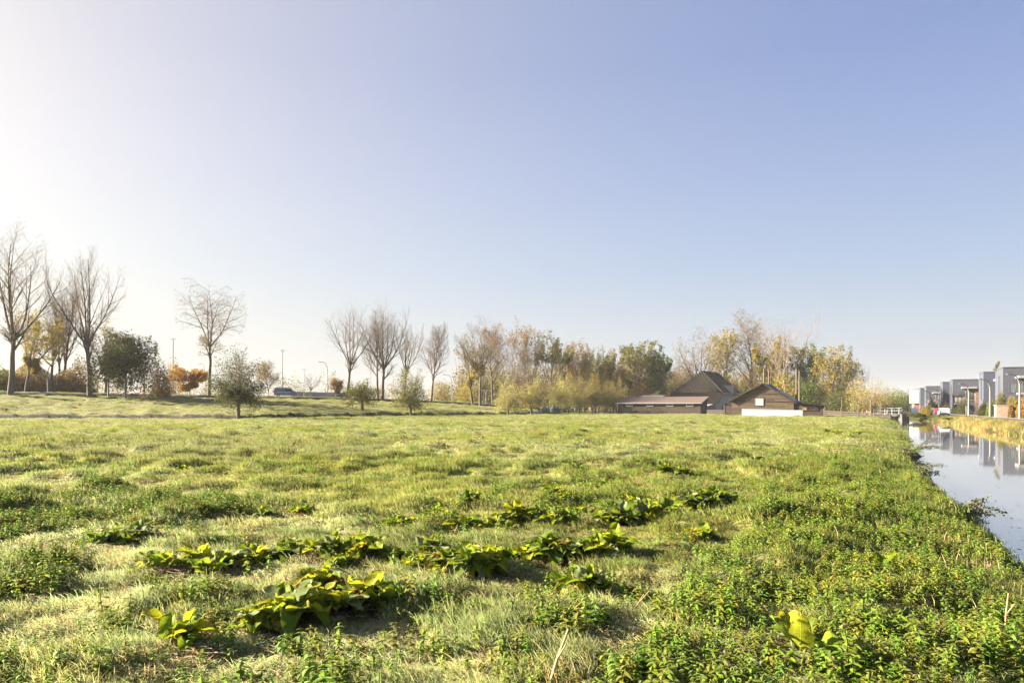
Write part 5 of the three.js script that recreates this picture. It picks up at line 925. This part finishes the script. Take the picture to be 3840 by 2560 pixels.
// ---------------------------------------------------------------- lamp posts
const lampSteel = toned(.3, .28, .26, .55), lampHead = toned(.45, .46, .48, .4);
function streetLamp(px, d, topY, arm, label, group, o = {}) {
  const x = xAt(px, d), y0 = o.y ?? land(x, d), h = yAt(topY, d) - y0, g = thing('street_lamp', V3(x, y0, -d), o.turn ?? 0), m = new Mesher(), pts = [V3(0, -.2, 0), V3(0, .9, 0), V3(0, h * .55, 0)]; tag(g, label, 'street lamp', group);
  const r = o.r ?? .1;
  if (arm) { for (let k = 0; k <= 8; k++) { const t = k / 8 * 1.45; pts.push(V3(-arm * .75 * (1 - Math.cos(t)), h * .72 + h * .27 * Math.sin(t), 0)); } pts.push(V3(-arm, h, 0)); } else pts.push(V3(0, h, 0));
  m.tube(pts, pts.map((_, i) => i < 2 ? r * 1.35 : lerp(r, r * .5, i / pts.length)), 10); part('pole', m.build(), o.mat ?? lampSteel, g);
  const head = (hx, s) => { const hd = part('lamp_head', new THREE.SphereGeometry(1, 14, 8).scale(.55 * s, .1 * s, .17 * s).translate(hx, h + .02, 0), lampHead, g); part('lens', new THREE.SphereGeometry(1, 12, 6).scale(.34 * s, .07 * s, .12 * s).translate(hx - .05, h - .04, 0), std(.7, .7, .68, .3), hd); };
  if (arm) head(-arm - .45, o.s ?? 1); else { head(-.45, o.s ?? .6); head(.45, o.s ?? .6); part('crossbar', beam(V3(-.6, h, 0), V3(.6, h, 0), .08), lampSteel, g); }
}
const SL = 'lamp posts along the canal street', DL = 'lamp posts along the dike road';
for (const [px, d, t, label] of [[3826, 97, 1405, 'nearest lamp post of the canal street, before the orange hedge'], [3714.5, 115, 1423, 'lamp post beside the clipped hedges'], [3634, 136, 1440, 'lamp post before the timber-bay house'], [3523, 171, 1458, 'lamp post behind the parked white car'], [3491, 194, 1466, 'lamp post behind the blue car'], [3429, 240, 1479, 'lamp post before the farthest house'], [3391, 262, 1484, 'farthest lamp post, beside the bridge rail']]) streetLamp(px, d, t, 2.3 * (d > 200 ? 1.2 : 1), label, SL, { y: .05, turn: .45, r: .12 });
streetLamp(3375, 275, 1490, 1.8, 'thin lamp post in shade beyond the bridge rail', SL, { y: .05 });
streetLamp(405, 131, 1272, 1.6, 'lamp post standing before the dark weeping willow', DL, { turn: 2.6, r: .13 }); streetLamp(178, 131, 1366, -1.4, 'low lamp post below the slender bare tree', DL, { r: .1 });
streetLamp(648, 168, 1271, 0, 'tall two-headed mast beside the orange tree', DL, { r: .13, mat: pole }); streetLamp(1058, 178, 1314, 0, 'tall two-headed mast behind the van', DL, { r: .13 });
streetLamp(1228, 184, 1357, 1.6, 'curved lamp post between the van and the dark car', DL, { r: .1 }); streetLamp(1390, 205, 1348, 0, 'two-headed mast behind the squat pollard willow', DL, { r: .12 }); streetLamp(970, 240, 1366, 0, 'distant two-headed mast behind the nearest pollard willow', DL, { r: .13 }); streetLamp(768, 240, 1364, 1.4, 'distant lamp beside the drooping-twig tree', DL, { r: .1 }); streetLamp(1252, 260, 1398, 0, 'faint distant two-headed mast near the dark car', DL, { r: .13 }); streetLamp(1218, 250, 1428, 1.4, 'faint short lamp near the concrete barrier', DL, { r: .1 });
streetLamp(1693, 196, 1404, 1.6, 'lamp post before the autumn bush at the road end', DL, { r: .1 }); streetLamp(1822, 196, 1462, -1, 'short lamp beside the leaning trees', DL, { r: .08, s: .7 }); streetLamp(1140, 172, 1385, 0, 'thin bare mast ahead of the van', DL, { r: .07, s: .01 });
{ const g = thing('noticeboard_post', V3(xAt(3625, 132), .05, -132)); tag(g, 'short grey post with a small white sign beside the street', 'sign post'); const m = new Mesher(); m.tube([V3(0, 0, 0), V3(0, 1.75, 0)], [.08, .08], 8); part('post', m.build(), lampSteel, g); part('sign', new RoundedBoxGeometry(.26, .42, .08, 2, .03).translate(0, 1.75, .06), whitePaint, g); }
// concrete barrier behind the dike road
{ const g = thing('noise_barrier', V3(0, 0, 0)); tag(g, 'low pale panel barrier behind the dike road', 'barrier'); const a = roadPoint(1092, 24), b = roadPoint(1300, 24); for (let k = 0; k < 5; k++) { const l = V3().lerpVectors(a, b, k / 5 + .002), r = V3().lerpVectors(a, b, (k + 1) / 5 - .002); const y = Math.min(l.y, r.y); part('panel', slab(V3(l.x, y + .65, l.z), V3(r.x, y + .65, r.z), V3(r.x, y + 1.7, r.z), V3(l.x, y + 1.7, l.z), .15), toned(.5, .5, .56), g); part('plinth', slab(V3(l.x, y - .5, l.z + .05), V3(r.x, y - .5, r.z + .05), V3(r.x, y + .64, r.z + .05), V3(l.x, y + .64, l.z + .05), .2), toned(.26, .26, .27), g); part('post', beam(V3(l.x, y - .3, l.z + .1), V3(l.x, y + 1.8, l.z + .1), .2), toned(.3, .3, .33), g); } }
// ---------------------------------------------------------------- vehicles
const tyreMat = std(.025, .025, .027, .8), rimMat = std(.4, .41, .43, .35, { metalness: .8 }), autoGlass = std(.03, .035, .04, .06), redLamp = std(.5, .03, .03, .3), whiteLamp = std(.8, .8, .82, .2), bumperMat = std(.04, .04, .045, .6);
function vehicle(name, pos, turn, o) {                           // nose along +x, side profile extruded across z
  const g = thing(name, pos, turn); tag(g, o.label, o.category, o.group);
  const paint = new THREE.MeshPhysicalMaterial({ color: col(...o.color), roughness: .35, metalness: .2, clearcoat: .8, clearcoatRoughness: .1 });
  const sh = new THREE.Shape(); o.profile.forEach(([x, y], i) => i ? sh.lineTo(x, y) : sh.moveTo(x, y)); sh.closePath();
  const bw = o.width - .16, body = new THREE.ExtrudeGeometry(sh, { depth: bw, bevelEnabled: true, bevelThickness: .08, bevelSize: .07, bevelSegments: 3, curveSegments: 6 }).translate(0, 0, -bw / 2);
  { const p = body.attributes.position; for (let i = 0; i < p.count; i++) { const y = p.getY(i), k = 1 - .13 * smooth(o.belt, o.roof, y); p.setZ(i, p.getZ(i) * k); } body.computeVertexNormals(); }
  part('body', toCreasedNormals(body, .6), paint, g);
  for (const [x, y] of o.wheels) for (const s of [-1, 1]) { const w = part('wheel', new THREE.TorusGeometry(o.wheel * .78, o.wheel * .24, 8, 20).scale(1, 1, 1.3).translate(x, y, s * (o.width / 2 - .1)), tyreMat, g); w.name = 'wheel'; part('rim', new THREE.CylinderGeometry(o.wheel * .62, o.wheel * .62, .16, 16).rotateX(Math.PI / 2).translate(x, y, s * (o.width / 2 - .1)), rimMat, w); part('wheel_arch', new THREE.CylinderGeometry(o.wheel * 1.16, o.wheel * 1.16, .1, 18).rotateX(Math.PI / 2).translate(x, y, s * (o.width / 2 - .03 - .07)), bumperMat, w); }
  for (const w of o.windows) for (const s of [-1, 1]) { const q = new THREE.Shape(); w.forEach(([x, y], i) => i ? q.lineTo(x, y) : q.moveTo(x, y)); const gm = new THREE.ExtrudeGeometry(q, { depth: .02, bevelEnabled: false }), p = gm.attributes.position; for (let i = 0; i < p.count; i++) { const k = 1 - .13 * smooth(o.belt, o.roof, p.getY(i)); p.setZ(i, s * (o.width / 2 * k + .006) + (p.getZ(i) > .01 ? .004 * s : -.01 * s)); } gm.computeVertexNormals(); part('side_window', gm, autoGlass, g); }
  for (const [name2, x0, y0, x1, y1, w] of o.screens) { const a = V3(x0, y0, -w / 2), b = V3(x0, y0, w / 2), c = V3(x1, y1, w / 2 * .88), d = V3(x1, y1, -w / 2 * .88); const sl = x0 > 0 ? slab(b, a, d, c, .02) : slab(a, b, c, d, .02); part(name2, sl, autoGlass, g); }
  for (const s of [-1, 1]) { part('tail_light', new RoundedBoxGeometry(.08, o.tail[2], .16, 2, .02).translate(o.tail[0], o.tail[1], s * (o.width / 2 - .15)), redLamp, g); part('headlight', new RoundedBoxGeometry(.12, .18, .3, 2, .04).translate(o.head[0], o.head[1], s * (o.width / 2 - .28)), whiteLamp, g); part('mirror', new RoundedBoxGeometry(.12, .2, .18, 2, .04).translate(o.mirror[0], o.mirror[1], s * (o.width / 2 + .06)), bumperMat, g); }
  part('bumper', new RoundedBoxGeometry(.14, .28, o.width - .1, 2, .05).translate(o.tail[0] + .01, .42, 0), bumperMat, g); part('number_plate', box(.02, .11, .5, o.tail[0] - .07, .62, 0), std(.75, .6, .08, .5), g);
  return g;
}
const hatch = (o) => ({ width: 1.8, belt: .9, roof: 1.46, wheel: .32, wheels: [[-1.25, .32], [1.3, .32]], profile: [[-2.0, .3], [-2.05, .62], [-2.0, .95], [-1.75, 1.32], [-1.5, 1.43], [.2, 1.43], [1.0, .98], [1.85, .84], [2.05, .6], [2.05, .32]], windows: [[[-1.55, .98], [-1.35, 1.33], [-.3, 1.37], [-.3, .97]], [[-.22, .97], [-.22, 1.37], [.2, 1.36], [.8, .97]]], screens: [['rear_window', -2.07, 1.0, -1.78, 1.36, 1.4], ['windscreen', 1.03, 1.02, .3, 1.44, 1.45]], tail: [-2.08, .85, .24], head: [2.04, .66], mirror: [.75, 1.0], category: 'car', ...o });
const vanSpec = { width: 1.95, belt: 1.1, roof: 1.96, wheel: .34, wheels: [[-1.55, .34], [1.65, .34]], profile: [[-2.45, .35], [-2.5, .7], [-2.48, 1.7], [-2.38, 1.9], [-2.2, 1.94], [.9, 1.94], [1.25, 1.86], [1.95, 1.15], [2.4, .98], [2.52, .7], [2.5, .36]], windows: [[[.0, 1.2], [.0, 1.72], [.75, 1.72], [.75, 1.2]], [[.85, 1.2], [.85, 1.72], [1.15, 1.7], [1.6, 1.2]]], screens: [['windscreen', 1.99, 1.2, 1.34, 1.87, 1.6], ['rear_window', -2.57, 1.2, -2.56, 1.7, 1.4]], tail: [-2.54, 1.25, .6], head: [2.42, .85], mirror: [1.45, 1.25], category: 'van' };
{ const p = roadPoint(1069, 5.5), v = vehicle('delivery_van', p, .33, { ...vanSpec, color: [.12, .13, .17], label: 'dark grey delivery van driving along the dike road' }); part('stripe', box(3.0, .1, .01, -.3, 1.0, .985), std(.5, .52, .56, .5), v); part('roof_rack', box(2.8, .05, 1.5, -.7, 2.04, 0), metal, v); }
vehicle('parked_car', roadPoint(1292, 5), Math.PI + .2, hatch({ color: [.03, .035, .04], label: 'black car on the dike road, half behind the squat pollard willow', group: 'cars' }));
vehicle('parked_car', V3(xAt(3541, 133), .04, -133), 1.08, hatch({ color: [.75, .76, .78], label: 'white hatchback parked nearest, rear towards the camera', group: 'cars' }));
vehicle('parked_car', V3(xAt(3520, 142), .04, -142), 1.08, hatch({ color: [.28, .03, .04], label: 'dark red car parked in front of the white hatchback', group: 'cars' }));
vehicle('parked_car', V3(xAt(3508, 149), .04, -149), 1.08, hatch({ color: [.05, .17, .33], label: 'blue car parked farthest in the row of three', group: 'cars' }));
vehicle('parked_car', V3(xAt(3431, 196), .04, -196), 1.08 + Math.PI, hatch({ color: [.75, .76, .78], label: 'white car alone near the farthest house', group: 'cars' }));
renderer.render(scene, camera);
